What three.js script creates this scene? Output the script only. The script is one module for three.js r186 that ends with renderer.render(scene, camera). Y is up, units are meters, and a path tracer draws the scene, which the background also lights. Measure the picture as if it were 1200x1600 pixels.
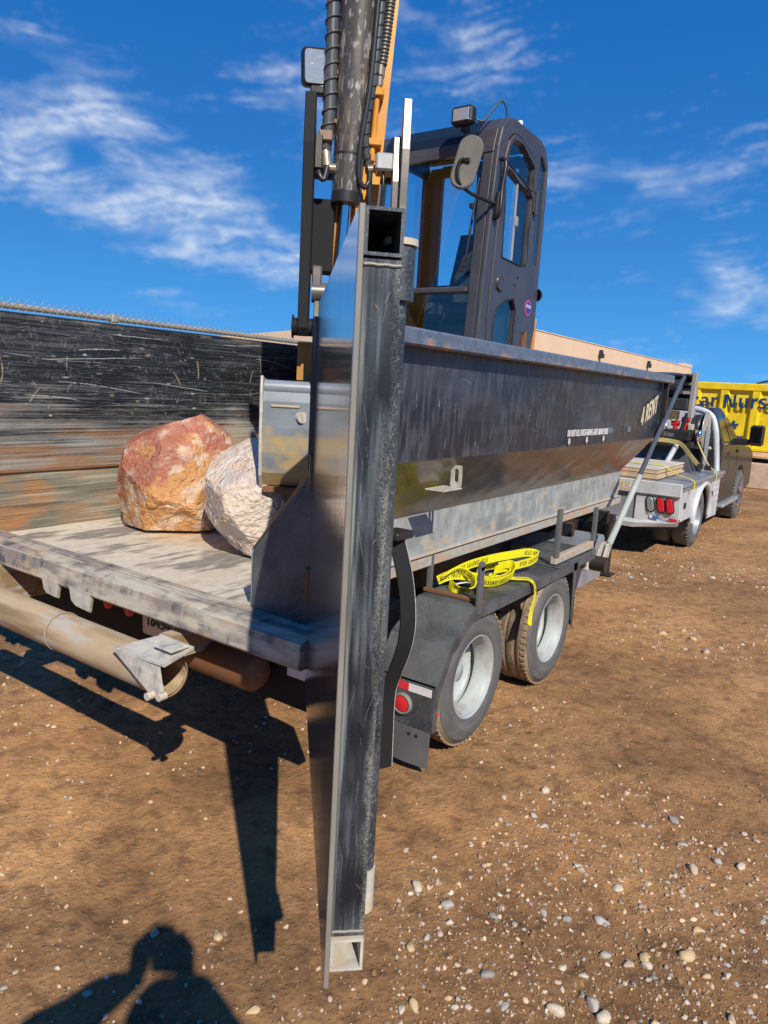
import * as THREE from 'three';
import { ConvexGeometry } from 'three/addons/geometries/ConvexGeometry.js';
import { TextGeometry } from 'three/addons/geometries/TextGeometry.js';
import { FontLoader } from 'three/addons/loaders/FontLoader.js';
import { mergeGeometries, mergeVertices, toCreasedNormals } from 'three/addons/utils/BufferGeometryUtils.js';
import { MarchingCubes } from 'three/addons/objects/MarchingCubes.js';

// ------------------------------------------------------------------ camera, sky, sun, exposure
const scene = new THREE.Scene();
const camera = new THREE.PerspectiveCamera(71.56, 768 / 1024, 0.05, 1500);
camera.position.set(0, 1.75, 0);
camera.up.set(-0.144, 0.983, -0.111);
camera.lookAt(-0.557, 1.75 - 0.173, -0.812);

const renderer = new THREE.WebGLRenderer({ antialias: true });
renderer.setSize(768, 1024);
renderer.toneMapping = THREE.LinearToneMapping;
renderer.toneMappingExposure = 1.05;
renderer.shadowMap.enabled = true;

const SUN = new THREE.Vector3(0.935, 1.0, 0.747).normalize();
const sun = new THREE.DirectionalLight(new THREE.Color(1.0, 0.95, 0.86), 5.0);
sun.target.position.set(-2, 0, -4);
sun.position.copy(SUN).multiplyScalar(60).add(sun.target.position);
sun.castShadow = true;
Object.assign(sun.shadow.camera, { left: -16, right: 16, top: 16, bottom: -16, near: 1, far: 140 });
sun.shadow.mapSize.set(4096, 4096);
scene.add(sun, sun.target);

// ------------------------------------------------------------------ noise
function mulberry(a) { return () => { a |= 0; a = a + 0x6D2B79F5 | 0; let t = Math.imul(a ^ a >>> 15, 1 | a); t = t + Math.imul(t ^ t >>> 7, 61 | t) ^ t; return ((t ^ t >>> 14) >>> 0) / 4294967296; }; }
const PERM = new Uint16Array(8192), RV = new Float32Array(4096);
{ const r = mulberry(77); for (let i = 0; i < 4096; i++) { PERM[i] = i; RV[i] = r(); } for (let i = 4095; i > 0; i--) { const j = Math.floor(r() * (i + 1)); [PERM[i], PERM[j]] = [PERM[j], PERM[i]]; } for (let i = 0; i < 4096; i++) PERM[i + 4096] = PERM[i]; }
const sm = t => t * t * (3 - 2 * t);
const clamp = (x, a = 0, b = 1) => x < a ? a : x > b ? b : x;
const lerp = (a, b, t) => a + (b - a) * t;
const step = (a, b, x) => sm(clamp((x - a) / (b - a)));
// 2-D value noise, periodic when px, py are given
function vn(x, y, px = 4096, py = 4096, seed = 0) {
  const xi = Math.floor(x), yi = Math.floor(y), fx = sm(x - xi), fy = sm(y - yi);
  const x0 = ((xi % px) + px) % px, x1 = (x0 + 1) % px, y0 = ((yi % py) + py) % py, y1 = (y0 + 1) % py;
  const a = PERM[(y0 + seed * 57) & 4095], b = PERM[(y1 + seed * 57) & 4095];
  const v00 = RV[PERM[(a + x0) & 8191] & 4095], v10 = RV[PERM[(a + x1) & 8191] & 4095], v01 = RV[PERM[(b + x0) & 8191] & 4095], v11 = RV[PERM[(b + x1) & 8191] & 4095];
  return lerp(lerp(v00, v10, fx), lerp(v01, v11, fx), fy);
}
function fbm(x, y, oct = 4, px = 4096, py = 4096, seed = 0) { let s = 0, a = 0.5, n = 0; for (let i = 0; i < oct; i++) { s += a * vn(x, y, px, py, seed + i * 3); n += a; a *= 0.5; x *= 2; y *= 2; px *= 2; py *= 2; } return s / n; }
function vn3(x, y, z) {
  const xi = Math.floor(x), yi = Math.floor(y), zi = Math.floor(z), fx = sm(x - xi), fy = sm(y - yi), fz = sm(z - zi);
  const h = (i, j, k) => RV[PERM[(PERM[(PERM[(k & 4095)] + j) & 4095] + i) & 4095]];
  return lerp(lerp(lerp(h(xi, yi, zi), h(xi + 1, yi, zi), fx), lerp(h(xi, yi + 1, zi), h(xi + 1, yi + 1, zi), fx), fy), lerp(lerp(h(xi, yi, zi + 1), h(xi + 1, yi, zi + 1), fx), lerp(h(xi, yi + 1, zi + 1), h(xi + 1, yi + 1, zi + 1), fx), fy), fz);
}
function fbm3(x, y, z, oct = 4) { let s = 0, a = 0.5, n = 0; for (let i = 0; i < oct; i++) { s += a * vn3(x, y, z); n += a; a *= 0.5; x = x * 2 + 17; y = y * 2 + 31; z = z * 2 + 7; } return s / n; }

// ------------------------------------------------------------------ sky: clear desert blue with thin cirrus
{
  const W = 2048, Hh = 1024, data = new Float32Array(W * Hh * 4);
  // soft patches of cirrus: azimuth (0 = -z, negative to the left), elevation, radii in degrees, strength
  const patches = [[-60, 18, 7, 3.8, 1.1], [-55, 14, 7, 3.6, 1.1], [-49, 12.5, 6, 3, 1.05], [-44, 9, 5, 2.2, .9], [-61, 12.3, 6, 2, .8], [-46, 9.5, 4.5, 1.8, .7], [-52, 9.5, 5, 1.7, .7], [-58, 6.6, 5, 1, .45], [-50, 5.2, 5, .9, .6],
    [-43, 21, 6, 3, .62], [-32, 24, 8, 3.6, 1.05], [-38, 17, 6, 2, .45], [-40, 19, 5, 1.6, .5], [-21, 15.4, 5, 2.2, .95], [-14, 15, 6, 2.6, .9], [-9, 17.5, 5, 2, .5], [-12, 10, 5, 1.6, .6], [-11, 7.4, 5, 2, .95], [-8, 5.5, 6, 1.6, .5], [-9, 2.4, 8, 1.1, .8],
    [20, 14, 14, 3, .6], [48, 20, 12, 4, .7], [-95, 16, 14, 4, .7], [-120, 24, 12, 5, .6], [90, 12, 14, 3, .6], [150, 18, 16, 5, .5], [-165, 12, 14, 3, .5]];
  for (let j = 0; j < Hh; j++) {
    const el = (j + 0.5) / Hh * 180 - 90;
    for (let i = 0; i < W; i++) {
      const u = (i + 0.5) / W, phi = (u - 0.5) * 2 * Math.PI;   // equirect: u = atan2(z, x) / 2pi + 0.5
      const x = Math.cos(phi), z = Math.sin(phi), az = Math.atan2(x, -z) * 180 / Math.PI;
      const e = Math.max(el, 0), t = 1 - Math.exp(-e / 11), t2 = 1 - Math.exp(-e / 55);
      let r = lerp(0.115, 0.007, t) * lerp(1, .6, t2), g = lerp(0.46, 0.135, t) * lerp(1, .62, t2), b = lerp(0.96, 0.50, t) * lerp(1, .7, t2);
      if (el < 0) { const k = clamp(-el / 8); r = lerp(r, .10, k); g = lerp(g, .09, k); b = lerp(b, .08, k); }
      if (el > 0) {
        let m = 0;
        for (const p of patches) { let da = az - p[0]; if (da > 180) da -= 360; if (da < -180) da += 360; const q = (da / p[2]) ** 2 + ((el - p[1] - da * -0.16) / p[3]) ** 2; if (q < 6) m += p[4] * Math.exp(-q); }
        if (m > .02) {
          const X = az * .22, Y = el * .5;
          const wx = fbm(X * .9 + 5, Y * .9, 3, 4096, 4096, 5) - .5, wy = fbm(X * .9, Y * .9 + 9, 3, 4096, 4096, 8) - .5;
          const streak = fbm((X + Y * .5) * .8 + wx * 3.4, (Y - X * .28) * 3.0 + wy * 3.0, 6, 4096, 4096, 2);
          const fine = fbm(az * 1.7 + wx * 8, el * 3.4 + wy * 8, 4, 4096, 4096, 11);
          const hair = fbm((X + Y * .9) * 2.2 + wx * 6, (Y - X * .4) * 11 + wy * 7, 5, 4096, 4096, 19);
          let c = clamp((Math.min(m, 1.15) * 1.15 + streak * 1.25 + fine * .5 + hair * 1.15 - 1.98) * .85);
          c = c * (.4 + .6 * c) * .68 * clamp(fbm(az * .21 + 3, el * .42 + 8, 3, 4096, 4096, 29) * 3.0 - .85);
          r = lerp(r, 0.80, c); g = lerp(g, 0.86, c); b = lerp(b, 0.95, c);
        }
      }
      const k = (j * W + i) * 4; data[k] = r; data[k + 1] = g; data[k + 2] = b; data[k + 3] = 1;
    }
  }
  const sky = new THREE.DataTexture(data, W, Hh, THREE.RGBAFormat, THREE.FloatType);
  sky.mapping = THREE.EquirectangularReflectionMapping; sky.magFilter = THREE.LinearFilter; sky.minFilter = THREE.LinearFilter; sky.wrapS = THREE.RepeatWrapping; sky.needsUpdate = true;
  scene.background = sky; scene.environment = sky;
}

// ------------------------------------------------------------------ textures
const toS = c => { c = clamp(c); return 255 * (c <= 0.0031308 ? c * 12.92 : 1.055 * Math.pow(c, 1 / 2.4) - 0.055); };
class Sheet {   // linear rgb canvas in floats
  constructor(w, h) { this.w = w; this.h = h; this.d = new Float32Array(w * h * 3); }
  fill(fn) { const { w, h, d } = this; for (let y = 0; y < h; y++) for (let x = 0; x < w; x++) { const c = fn(x / w, y / h, x, y), k = (y * w + x) * 3; d[k] = c[0]; d[k + 1] = c[1]; d[k + 2] = c[2]; } return this; }
  dot(x, y, c, a) { const { w, h, d } = this; x = ((x % w) + w) % w; y = ((y % h) + h) % h; const k = (y * w + x) * 3; d[k] = lerp(d[k], c[0], a); d[k + 1] = lerp(d[k + 1], c[1], a); d[k + 2] = lerp(d[k + 2], c[2], a); }
  // wandering scratch of width wd pixels; breaks up along its length
  scratch(r, x, y, ang, len, wd, c, a, bend = 0, gap = .25) {
    const n = Math.ceil(len), ph = r() * 99; let cx = x, cy = y;
    for (let i = 0; i < n; i++) {
      const f = i / n, al = a * Math.min(1, 6 * f, 6 * (1 - f)) * (vn(i * .11 + ph, ph) < gap ? .15 : 1) * (.6 + .4 * vn(i * .4, ph));
      const hw = wd / 2; for (let q = -Math.ceil(hw); q <= hw; q++) { const cov = clamp(hw - Math.abs(q) + .5); this.dot(Math.round(cx - Math.sin(ang) * q), Math.round(cy + Math.cos(ang) * q), c, al * cov); }
      cx += Math.cos(ang); cy += Math.sin(ang); ang += bend / n + (r() - .5) * .03;
    }
  }
  blob(r, x, y, rx, ry, c, a) { const s = r() * 99; for (let j = -Math.ceil(ry); j <= ry; j++) for (let i = -Math.ceil(rx); i <= rx; i++) { const q = (i / rx) ** 2 + (j / ry) ** 2 + (fbm(i / rx * 1.7 + s, j / ry * 1.7, 3) - .5) * 1.3; if (q < 1) this.dot(Math.round(x + i), Math.round(y + j), c, a * clamp((1 - q) * 4)); } }
  tex(sx = 1, sy = 1) {
    const { w, h, d } = this, o = new Uint8Array(w * h * 4);
    for (let i = 0; i < w * h; i++) { o[i * 4] = toS(d[i * 3]); o[i * 4 + 1] = toS(d[i * 3 + 1]); o[i * 4 + 2] = toS(d[i * 3 + 2]); o[i * 4 + 3] = 255; }
    const t = new THREE.DataTexture(o, w, h, THREE.RGBAFormat); t.colorSpace = THREE.SRGBColorSpace; return wrap(t, sx, sy);
  }
}
function wrap(t, sx, sy) { t.wrapS = t.wrapT = THREE.RepeatWrapping; t.magFilter = THREE.LinearFilter; t.minFilter = THREE.LinearMipmapLinearFilter; t.generateMipmaps = true; t.anisotropy = 8; t.repeat.set(1 / sx, 1 / sy); t.needsUpdate = true; return t; }
function greyTex(w, h, fn, sx = 1, sy = 1) { const o = new Uint8Array(w * h * 4); for (let y = 0; y < h; y++) for (let x = 0; x < w; x++) { const v = clamp(fn(x / w, y / h)) * 255, k = (y * w + x) * 4; o[k] = o[k + 1] = o[k + 2] = v; o[k + 3] = 255; } const t = new THREE.DataTexture(o, w, h, THREE.RGBAFormat); return wrap(t, sx, sy); }
const mixc = (a, b, t) => [lerp(a[0], b[0], t), lerp(a[1], b[1], t), lerp(a[2], b[2], t)];
const mulc = (a, s) => [a[0] * s, a[1] * s, a[2] * s];

// ------------------------------------------------------------------ geometry helpers (world metres throughout)
const V = (x, y, z) => new THREE.Vector3(x, y, z);
// uv in metres by the dominant direction of each face
function uvm(g) {
  if (g.index) g = g.toNonIndexed();
  const p = g.attributes.position, n = g.attributes.normal, uv = new Float32Array(p.count * 2);
  const a = V(), b = V(), c = V();
  for (let i = 0; i < p.count; i += 3) {
    a.fromBufferAttribute(p, i); b.fromBufferAttribute(p, i + 1); c.fromBufferAttribute(p, i + 2);
    const f = b.clone().sub(a).cross(c.clone().sub(a)); const ax = Math.abs(f.x), ay = Math.abs(f.y), az = Math.abs(f.z);
    for (let k = 0; k < 3; k++) { const q = [a, b, c][k]; let u, v; if (ay >= ax && ay >= az) { u = q.x; v = q.z; } else if (ax >= az) { u = q.z; v = q.y; } else { u = q.x; v = q.y; } uv[(i + k) * 2] = u; uv[(i + k) * 2 + 1] = v; }
  }
  g.setAttribute('uv', new THREE.BufferAttribute(uv, 2));
  for (const k of Object.keys(g.attributes)) if (!['position', 'normal', 'uv', 'color'].includes(k)) g.deleteAttribute(k);
  return g;
}
const hull = pts => uvm(new ConvexGeometry(pts.map(p => p.isVector3 ? p : V(...p))));
// box with chamfered edges
function box(x0, x1, y0, y1, z0, z1, b = 0.004) {
  if (x0 > x1) [x0, x1] = [x1, x0]; if (y0 > y1) [y0, y1] = [y1, y0]; if (z0 > z1) [z0, z1] = [z1, z0];
  b = Math.min(b, (x1 - x0) * .4, (y1 - y0) * .4, (z1 - z0) * .4);
  const pts = [];
  for (const [x, sx] of [[x0, 1], [x1, -1]]) for (const [y, sy] of [[y0, 1], [y1, -1]]) for (const [z, sz] of [[z0, 1], [z1, -1]]) pts.push(V(x + sx * b, y + sy * b, z), V(x + sx * b, y, z + sz * b), V(x, y + sy * b, z + sz * b));
  return hull(pts);
}
function frameOf(p, q) { const d = q.clone().sub(p), m = new THREE.Matrix4(); m.makeRotationFromQuaternion(new THREE.Quaternion().setFromUnitVectors(V(0, 1, 0), d.clone().normalize())); m.setPosition(p.clone().add(q).multiplyScalar(.5)); return [m, d.length()]; }
function cyl(p, q, r, r2 = r, seg = 20, open = false) { p = p.isVector3 ? p : V(...p); q = q.isVector3 ? q : V(...q); const [m, L] = frameOf(p, q); const g = new THREE.CylinderGeometry(r2, r, L, seg, 1, open); const cap = uvCyl(g, r, L); return cap.applyMatrix4(m); }
function uvCyl(g, r, L) { const uv = g.attributes.uv; for (let i = 0; i < uv.count; i++) uv.setXY(i, uv.getX(i) * Math.PI * 2 * r, uv.getY(i) * L); return g.toNonIndexed(); }
function tube(pts, r, seg = 10, n = 0, closed = false) { const c = new THREE.CatmullRomCurve3(pts.map(p => p.isVector3 ? p : V(...p)), closed, 'centripetal'); const g = new THREE.TubeGeometry(c, n || pts.length * 8, r, seg, closed); const L = c.getLength(), uv = g.attributes.uv; for (let i = 0; i < uv.count; i++) uv.setXY(i, uv.getY(i) * 6.283 * r, uv.getX(i) * L); return g.toNonIndexed(); }
// flat polygon (list of [a, b]) extruded to depth with optional chamfer; local z from 0 to depth
function plate(poly, depth, bevel = 0, holes = []) {
  const s = new THREE.Shape(poly.map(p => new THREE.Vector2(p[0], p[1]))); for (const h of holes) s.holes.push(new THREE.Path(h.map(p => new THREE.Vector2(p[0], p[1]))));
  const g = new THREE.ExtrudeGeometry(s, { depth: depth - 2 * bevel, bevelEnabled: bevel > 0, bevelThickness: bevel, bevelSize: bevel, bevelOffset: -bevel, bevelSegments: 1, curveSegments: 8 }); g.translate(0, 0, bevel); return uvm(g);
}
const M4 = (o, x, y, z) => new THREE.Matrix4().makeBasis(x, y, z).setPosition(o);
// polygon in the Y-Z plane (given as [z, y]) extruded along X from x0 to x1
function sideProfile(poly, x0, x1, bevel = 0, holes = []) { const w = Math.abs(x1 - x0), flip = p => [-p[0], p[1]]; const g = plate(poly.map(flip), w, bevel, holes.map(h => h.map(flip))); g.applyMatrix4(M4(V(Math.min(x0, x1), 0, 0), V(0, 0, -1), V(0, 1, 0), V(1, 0, 0))); return uvm(g); }
// polygon in the X-Y plane extruded along Z from z0 to z1
function crossProfile(poly, z0, z1, bevel = 0, holes = []) { const g = plate(poly, Math.abs(z1 - z0), bevel, holes); g.translate(0, 0, Math.min(z0, z1)); return uvm(g); }
function roundRect(x0, x1, y0, y1, r, n = 5) { const o = []; for (const [cx, cy, a0] of [[x1 - r, y1 - r, 0], [x0 + r, y1 - r, 90], [x0 + r, y0 + r, 180], [x1 - r, y0 + r, 270]]) for (let i = 0; i <= n; i++) { const a = (a0 + 90 * i / n) * Math.PI / 180; o.push([cx + r * Math.cos(a), cy + r * Math.sin(a)]); } return o; }
function lathe(profile, seg, m) { const g = new THREE.LatheGeometry(profile.map(p => new THREE.Vector2(p[0], p[1])), seg); const ng = g.toNonIndexed(); if (m) ng.applyMatrix4(m); return ng; }
function strip(pts, sides, w, t) {   // webbing: path points, side direction(s), width, thickness
  const c = new THREE.CatmullRomCurve3(pts.map(p => V(...p)), false, 'centripetal'), n = pts.length * 7, P = c.getSpacedPoints(n), pos = [], uv = [], ring = [];
  let len = 0;
  for (let i = 0; i <= n; i++) {
    const tan = P[Math.min(i + 1, n)].clone().sub(P[Math.max(i - 1, 0)]).normalize(); const f = i / n * (sides.length - 1), k = Math.min(Math.floor(f), sides.length - 2);
    const sd = sides.length === 1 ? V(...sides[0]) : V(...sides[k]).lerp(V(...sides[k + 1]), f - k); sd.addScaledVector(tan, -sd.dot(tan)).normalize(); const nm = tan.clone().cross(sd).normalize();
    if (i) len += P[i].distanceTo(P[i - 1]);
    ring.push([[-1, -1], [1, -1], [1, 1], [-1, 1]].map(([a, b]) => P[i].clone().addScaledVector(sd, a * w / 2).addScaledVector(nm, b * t / 2)).concat([len]));
  }
  const quad = (a, b, cc, d, ua, ub) => { pos.push(a, b, cc, a, cc, d); uv.push(ua[0], ua[1], ua[2], ua[3], ub[2], ub[3], ua[0], ua[1], ub[2], ub[3], ub[0], ub[1]); };
  for (let i = 0; i < n; i++) { const A = ring[i], B = ring[i + 1]; for (let k = 0; k < 4; k++) { const k2 = (k + 1) % 4, wide = k % 2 === 0; quad(A[k], A[k2], B[k2], B[k], [A[4], 0, A[4], wide ? w : t], [B[4], 0, B[4], wide ? w : t]); } }
  const A = ring[0], B = ring[n]; quad(A[0], A[3], A[2], A[1], [0, 0, 0, 0], [0, 0, 0, 0]); quad(B[0], B[1], B[2], B[3], [0, 0, 0, 0], [0, 0, 0, 0]);
  const g = new THREE.BufferGeometry(); g.setAttribute('position', new THREE.Float32BufferAttribute(pos.flatMap(p => [p.x, p.y, p.z]), 3)); g.setAttribute('uv', new THREE.Float32BufferAttribute(uv, 2)); g.computeVertexNormals(); return g;
}
function join(...gs) { gs = gs.flat().map(g => { g = g.index ? g.toNonIndexed() : g; for (const k of Object.keys(g.attributes)) if (!['position', 'normal', 'uv'].includes(k)) g.deleteAttribute(k); return g; }); return gs.length === 1 ? gs[0] : mergeGeometries(gs); }

// ------------------------------------------------------------------ things and parts
const taken = {}, bases = new Map();
function numbered(n) { const k = taken[n] = (taken[n] ?? -1) + 1; return k ? n + '_' + String(k).padStart(3, '0') : n; }
function tag(o, label, category, group, kind) { if (label) o.userData.label = label; if (category) o.userData.category = category; if (group) o.userData.group = group; if (kind) o.userData.kind = kind; return o; }
function thing(name, base, label, category, group) { const g = new THREE.Group(); g.name = numbered(name); g.position.set(...base); bases.set(g, V(...base)); scene.add(g); return tag(g, label, category, group); }
function part(parent, name, geo, mat, label) {
  const b = bases.get(parent), m = new THREE.Mesh(Array.isArray(geo) ? join(...geo) : geo, mat); m.geometry.translate(-b.x, -b.y, -b.z); m.name = name; m.castShadow = m.receiveShadow = true; bases.set(m, b); parent.add(m); if (label) m.userData.label = label; return m;
}
function solo(name, geo, mat, base, label, category, group, kind) { const m = new THREE.Mesh(Array.isArray(geo) ? join(...geo) : geo, mat); m.geometry.translate(-base[0], -base[1], -base[2]); m.position.set(...base); m.name = numbered(name); m.castShadow = m.receiveShadow = true; scene.add(m); bases.set(m, V(...base)); return tag(m, label, category, group, kind); }
const font = await new FontLoader().loadAsync('fonts/droid/droid_sans_bold.typeface.json');
function words(str, size, depth, m) { const g = new TextGeometry(str, { font, size, depth, curveSegments: 4, bevelEnabled: false }); g.applyMatrix4(m); return uvm(g); }

// ------------------------------------------------------------------ materials
const rnd = mulberry(2024);
const rgb = (r, g, b) => new THREE.Color().setRGB(r, g, b);
const grime = new Sheet(512, 512).fill((u, v) => { const n = fbm(u * 6, v * 6, 6, 6, 6, 3), s = fbm(u * 40, v * 10, 3, 40, 10, 9), k = .62 + .5 * n * (.75 + .25 * s); return [k, k * .985, k * .96]; });
for (let i = 0; i < 160; i++) grime.scratch(rnd, rnd() * 512, rnd() * 512, rnd() * 6.28, 12 + rnd() * 60, 1 + rnd(), [.95, .93, .9], .35, rnd() - .5);
const grimeTex = grime.tex(.7, .7), roughTex = greyTex(512, 512, (u, v) => .72 + .5 * (fbm(u * 8, v * 8, 5, 8, 8, 21) - .35), .6, .6), fineBump = greyTex(512, 512, (u, v) => fbm(u * 24, v * 24, 5, 24, 24, 14), .35, .35);
function mat(r, g, b, rough = .6, metal = 0, o = {}) { return new THREE.MeshStandardMaterial({ color: rgb(r, g, b), roughness: rough, metalness: metal, map: o.clean ? null : grimeTex, roughnessMap: o.clean ? null : roughTex, ...Object.fromEntries(Object.entries(o).filter(([k]) => k !== 'clean')) }); }

// scratched black paint on the inside of the high side wall; u runs along the wall, v up
const blackWall = new Sheet(2048, 512).fill((u, v0) => {
  const v = v0;
  const n = fbm(u * 9, v * 130, 4, 9, 130, 4), m = fbm(u * 14, v * 6, 5, 14, 6, 6), k = clamp((n - .46) * 3.2) * clamp((m - .3) * 2.6);
  const wear = clamp((.44 - v + (n - .5) * .55 + (m - .5) * .55) * 3.6);   // paint rubbed through towards the foot
  if (wear > 0) {
    const r2 = fbm(u * 16, v * 22, 4, 16, 22, 17), g = fbm(u * 5, v * 90, 5, 5, 90, 8);
    let w = mixc([.085, .09, .095], [.37, .37, .335], clamp(g * 1.7 - .4)); w = mixc(w, mixc([.36, .19, .075], [.20, .11, .06], m), clamp((r2 + (.45 - v) * .9 - .62) * 3.2) * .85); w = mixc(w, [.46, .33, .2], clamp((m - .58) * 4) * .5);
    const base = mixc([.011, .012, .014], [.10, .105, .11], k * .7); return mixc(base, w, wear);
  }
  let c = mixc([.011, .012, .014], [.10, .105, .11], k * .7);
  const dust = clamp((fbm(u * 60, v * 26, 4, 60, 26, 31) - .50) * 4.5) * step(.42, .05, v + (n - .5) * .7); c = mixc(c, [.26, .25, .21], dust * .55);
  const edge = clamp((fbm(u * 60, v * 10, 3, 60, 10, 41) - .45) * 4) * step(.965, .995, v); return mixc(c, [.25, .19, .13], edge * .8);
});
for (let i = 0; i < 2200; i++) blackWall.scratch(rnd, rnd() * 2048, rnd() * 512, (rnd() - .5) * .1, 20 + rnd() * 150, .6 + rnd() * .9, rnd() < .75 ? [.30, .31, .32] : [.34, .28, .2], .2 + rnd() * .45, (rnd() - .5) * .1, .5);
for (let i = 0; i < 420; i++) { const x = rnd() * 2048, y = 200 + rnd() * 300, a0 = rnd() < .5 ? 1.57 + (rnd() - .5) * .9 : (rnd() - .5) * .7; for (let q = 0; q < 4; q++) blackWall.scratch(rnd, x + rnd() * 26, y + rnd() * 16, a0 + (rnd() - .5) * .5, 6 + rnd() * 30, .6 + rnd() * 1.3, [.36, .37, .37], .2 + rnd() * .5, (rnd() - .5) * .4, .4); }
for (let i = 0; i < 22; i++) blackWall.scratch(rnd, rnd() * 2048, 200 + rnd() * 280, -.15 + rnd() * .3, 100 + rnd() * 200, 1.4 + rnd() * 1.2, [.62, .62, .6], .75, (rnd() - .5) * .4, .2);
for (let i = 0; i < 16; i++) blackWall.scratch(rnd, rnd() * 2048, 220 + rnd() * 230, 1.1 + rnd() * .9, 40 + rnd() * 70, 2 + rnd() * 2.5, [.46, .36, .24], .7, (rnd() - .5) * .9, .15);
for (let i = 0; i < 420; i++) blackWall.blob(rnd, rnd() * 2048, 150 + rnd() * 350, 1 + Math.pow(rnd(), 3) * 9, 1 + Math.pow(rnd(), 3) * 5, rnd() < .6 ? [.42, .43, .41] : [.32, .25, .17], .2 + rnd() * .5);
// ledge that slopes in below it: grey dust, rust, bare streaks
const ledge = new Sheet(1024, 256).fill((u, v) => {
  const n = fbm(u * 5, v * 40, 5, 5, 40, 8), m = fbm(u * 10, v * 5, 5, 10, 5, 12), r2 = fbm(u * 16, v * 12, 4, 16, 12, 17);
  let c = mixc([.09, .095, .10], [.40, .40, .36], clamp(n * 1.7 - .4)); c = mixc(c, [.02, .021, .024], clamp((v - .62 + (n - .5) * 1.2 + (m - .5) * .9) * 3.2) * .85); const rust = clamp((r2 + (1 - v) * .55 - .72) * 3.4); c = mixc(c, mixc([.36, .19, .075], [.20, .11, .06], m), rust * .85);
  return mixc(c, [.46, .33, .2], clamp((m - .58) * 4) * .5);
});
for (let i = 0; i < 500; i++) ledge.scratch(rnd, rnd() * 1024, rnd() * 256, (rnd() - .5) * .12, 20 + rnd() * 120, .7 + rnd() * 1.2, rnd() < .6 ? [.44, .44, .4] : [.05, .05, .055], .2 + rnd() * .5, 0, .4);
// lowest band: orange rust and olive streaks
const rustBand = new Sheet(1024, 256).fill((u, v) => {
  const n = fbm(u * 6, v * 46, 5, 6, 46, 18), m = fbm(u * 7, v * 4, 5, 7, 4, 22), w = fbm(u * 12, v * 3, 4, 12, 3, 27);
  let c = mixc([.23, .20, .14], [.13, .125, .10], m); c = mixc(c, mixc([.46, .215, .07], [.26, .12, .05], n), clamp((w - .38) * 3.4) * .92); c = mixc(c, [.40, .37, .28], clamp((n - .55) * 5) * .75); return mixc(c, [.055, .05, .045], clamp((.4 - n) * 7) * .75);
});
for (let i = 0; i < 500; i++) rustBand.scratch(rnd, rnd() * 1024, rnd() * 256, (rnd() - .5) * .08, 20 + rnd() * 110, .7 + rnd() * 1.4, rnd() < .5 ? [.06, .05, .045] : [.42, .37, .27], .2 + rnd() * .5, 0, .4);
// bed floor: sanded steel with pale dust, sand and dark worn patches
const floorSheet = new Sheet(1024, 1024).fill((u, v) => {
  const n = fbm(u * 26, v * 7, 5, 26, 7, 5), m = fbm(u * 6, v * 5, 6, 6, 5, 15), k = fbm(u * 12, v * 4, 5, 12, 4, 25);
  let c = mixc([.72, .64, .50], [.54, .46, .35], m); c = mixc(c, [.14, .13, .12], clamp((fbm(u * 60, v * 16, 5, 60, 16, 35) * .5 + k * .62 - .585) * 9) * .75); c = mixc(c, [.63, .43, .24], clamp((m - .56) * 5) * .75); return mulc(c, .84 + .3 * fbm(u * 90, v * 60, 3, 90, 60, 2));
});
for (let i = 0; i < 420; i++) floorSheet.scratch(rnd, rnd() * 1024, rnd() * 1024, Math.PI / 2 + (rnd() - .5) * .8, 20 + rnd() * 150, .7 + rnd() * 1.5, rnd() < .6 ? [.09, .085, .08] : [.7, .66, .58], .2 + rnd() * .45, (rnd() - .5) * .4, .4);
// outside upper panel: blue-black paint with washed vertical dust runs
const outer = new Sheet(2048, 512).fill((u, v) => {
  const n = fbm(u * 330, v * 6, 4, 330, 6, 7), m = fbm(u * 9, v * 3, 5, 9, 3, 13), d = clamp((n - .42) * 2.3) * clamp((m - .22) * 2.2);
  let c = mixc([.015, .018, .025], [.115, .125, .145], d * .62); return mixc(c, [.105, .115, .135], clamp((fbm(u * 13, v * 5, 5, 13, 5, 33) - .5) * 2.4) * .5);
});
for (let i = 0; i < 130; i++) outer.scratch(rnd, rnd() * 2048, rnd() * 512, Math.PI / 2 + (rnd() - .5) * .12, 10 + rnd() * 60, .8 + rnd() * 1.3, [.48, .48, .48], .2 + rnd() * .5, 0, .4);
for (let i = 0; i < 26; i++) outer.scratch(rnd, rnd() * 2048, rnd() * 512, rnd() * 6.28, 14 + rnd() * 40, 1.3 + rnd(), [.42, .43, .44], .65, (rnd() - .5) * 2, .2);
// outside lower panel: grey-green, chalky with dried mud
const lower = new Sheet(1024, 256).fill((u, v) => {
  const n = fbm(u * 80, v * 5, 4, 80, 5, 9), m = fbm(u * 9, v * 4, 5, 9, 4, 19); let c = mixc([.22, .235, .23], [.42, .44, .42], n * 1.25 - .15); c = mixc(c, [.155, .165, .165], clamp((.5 - m) * 3) * .7);
  return mixc(c, [.56, .42, .28], clamp((fbm(u * 34, v * 9, 5, 34, 9, 29) + (v < .22 ? .10 : 0) - .67) * 6) * .55);
});
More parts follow.
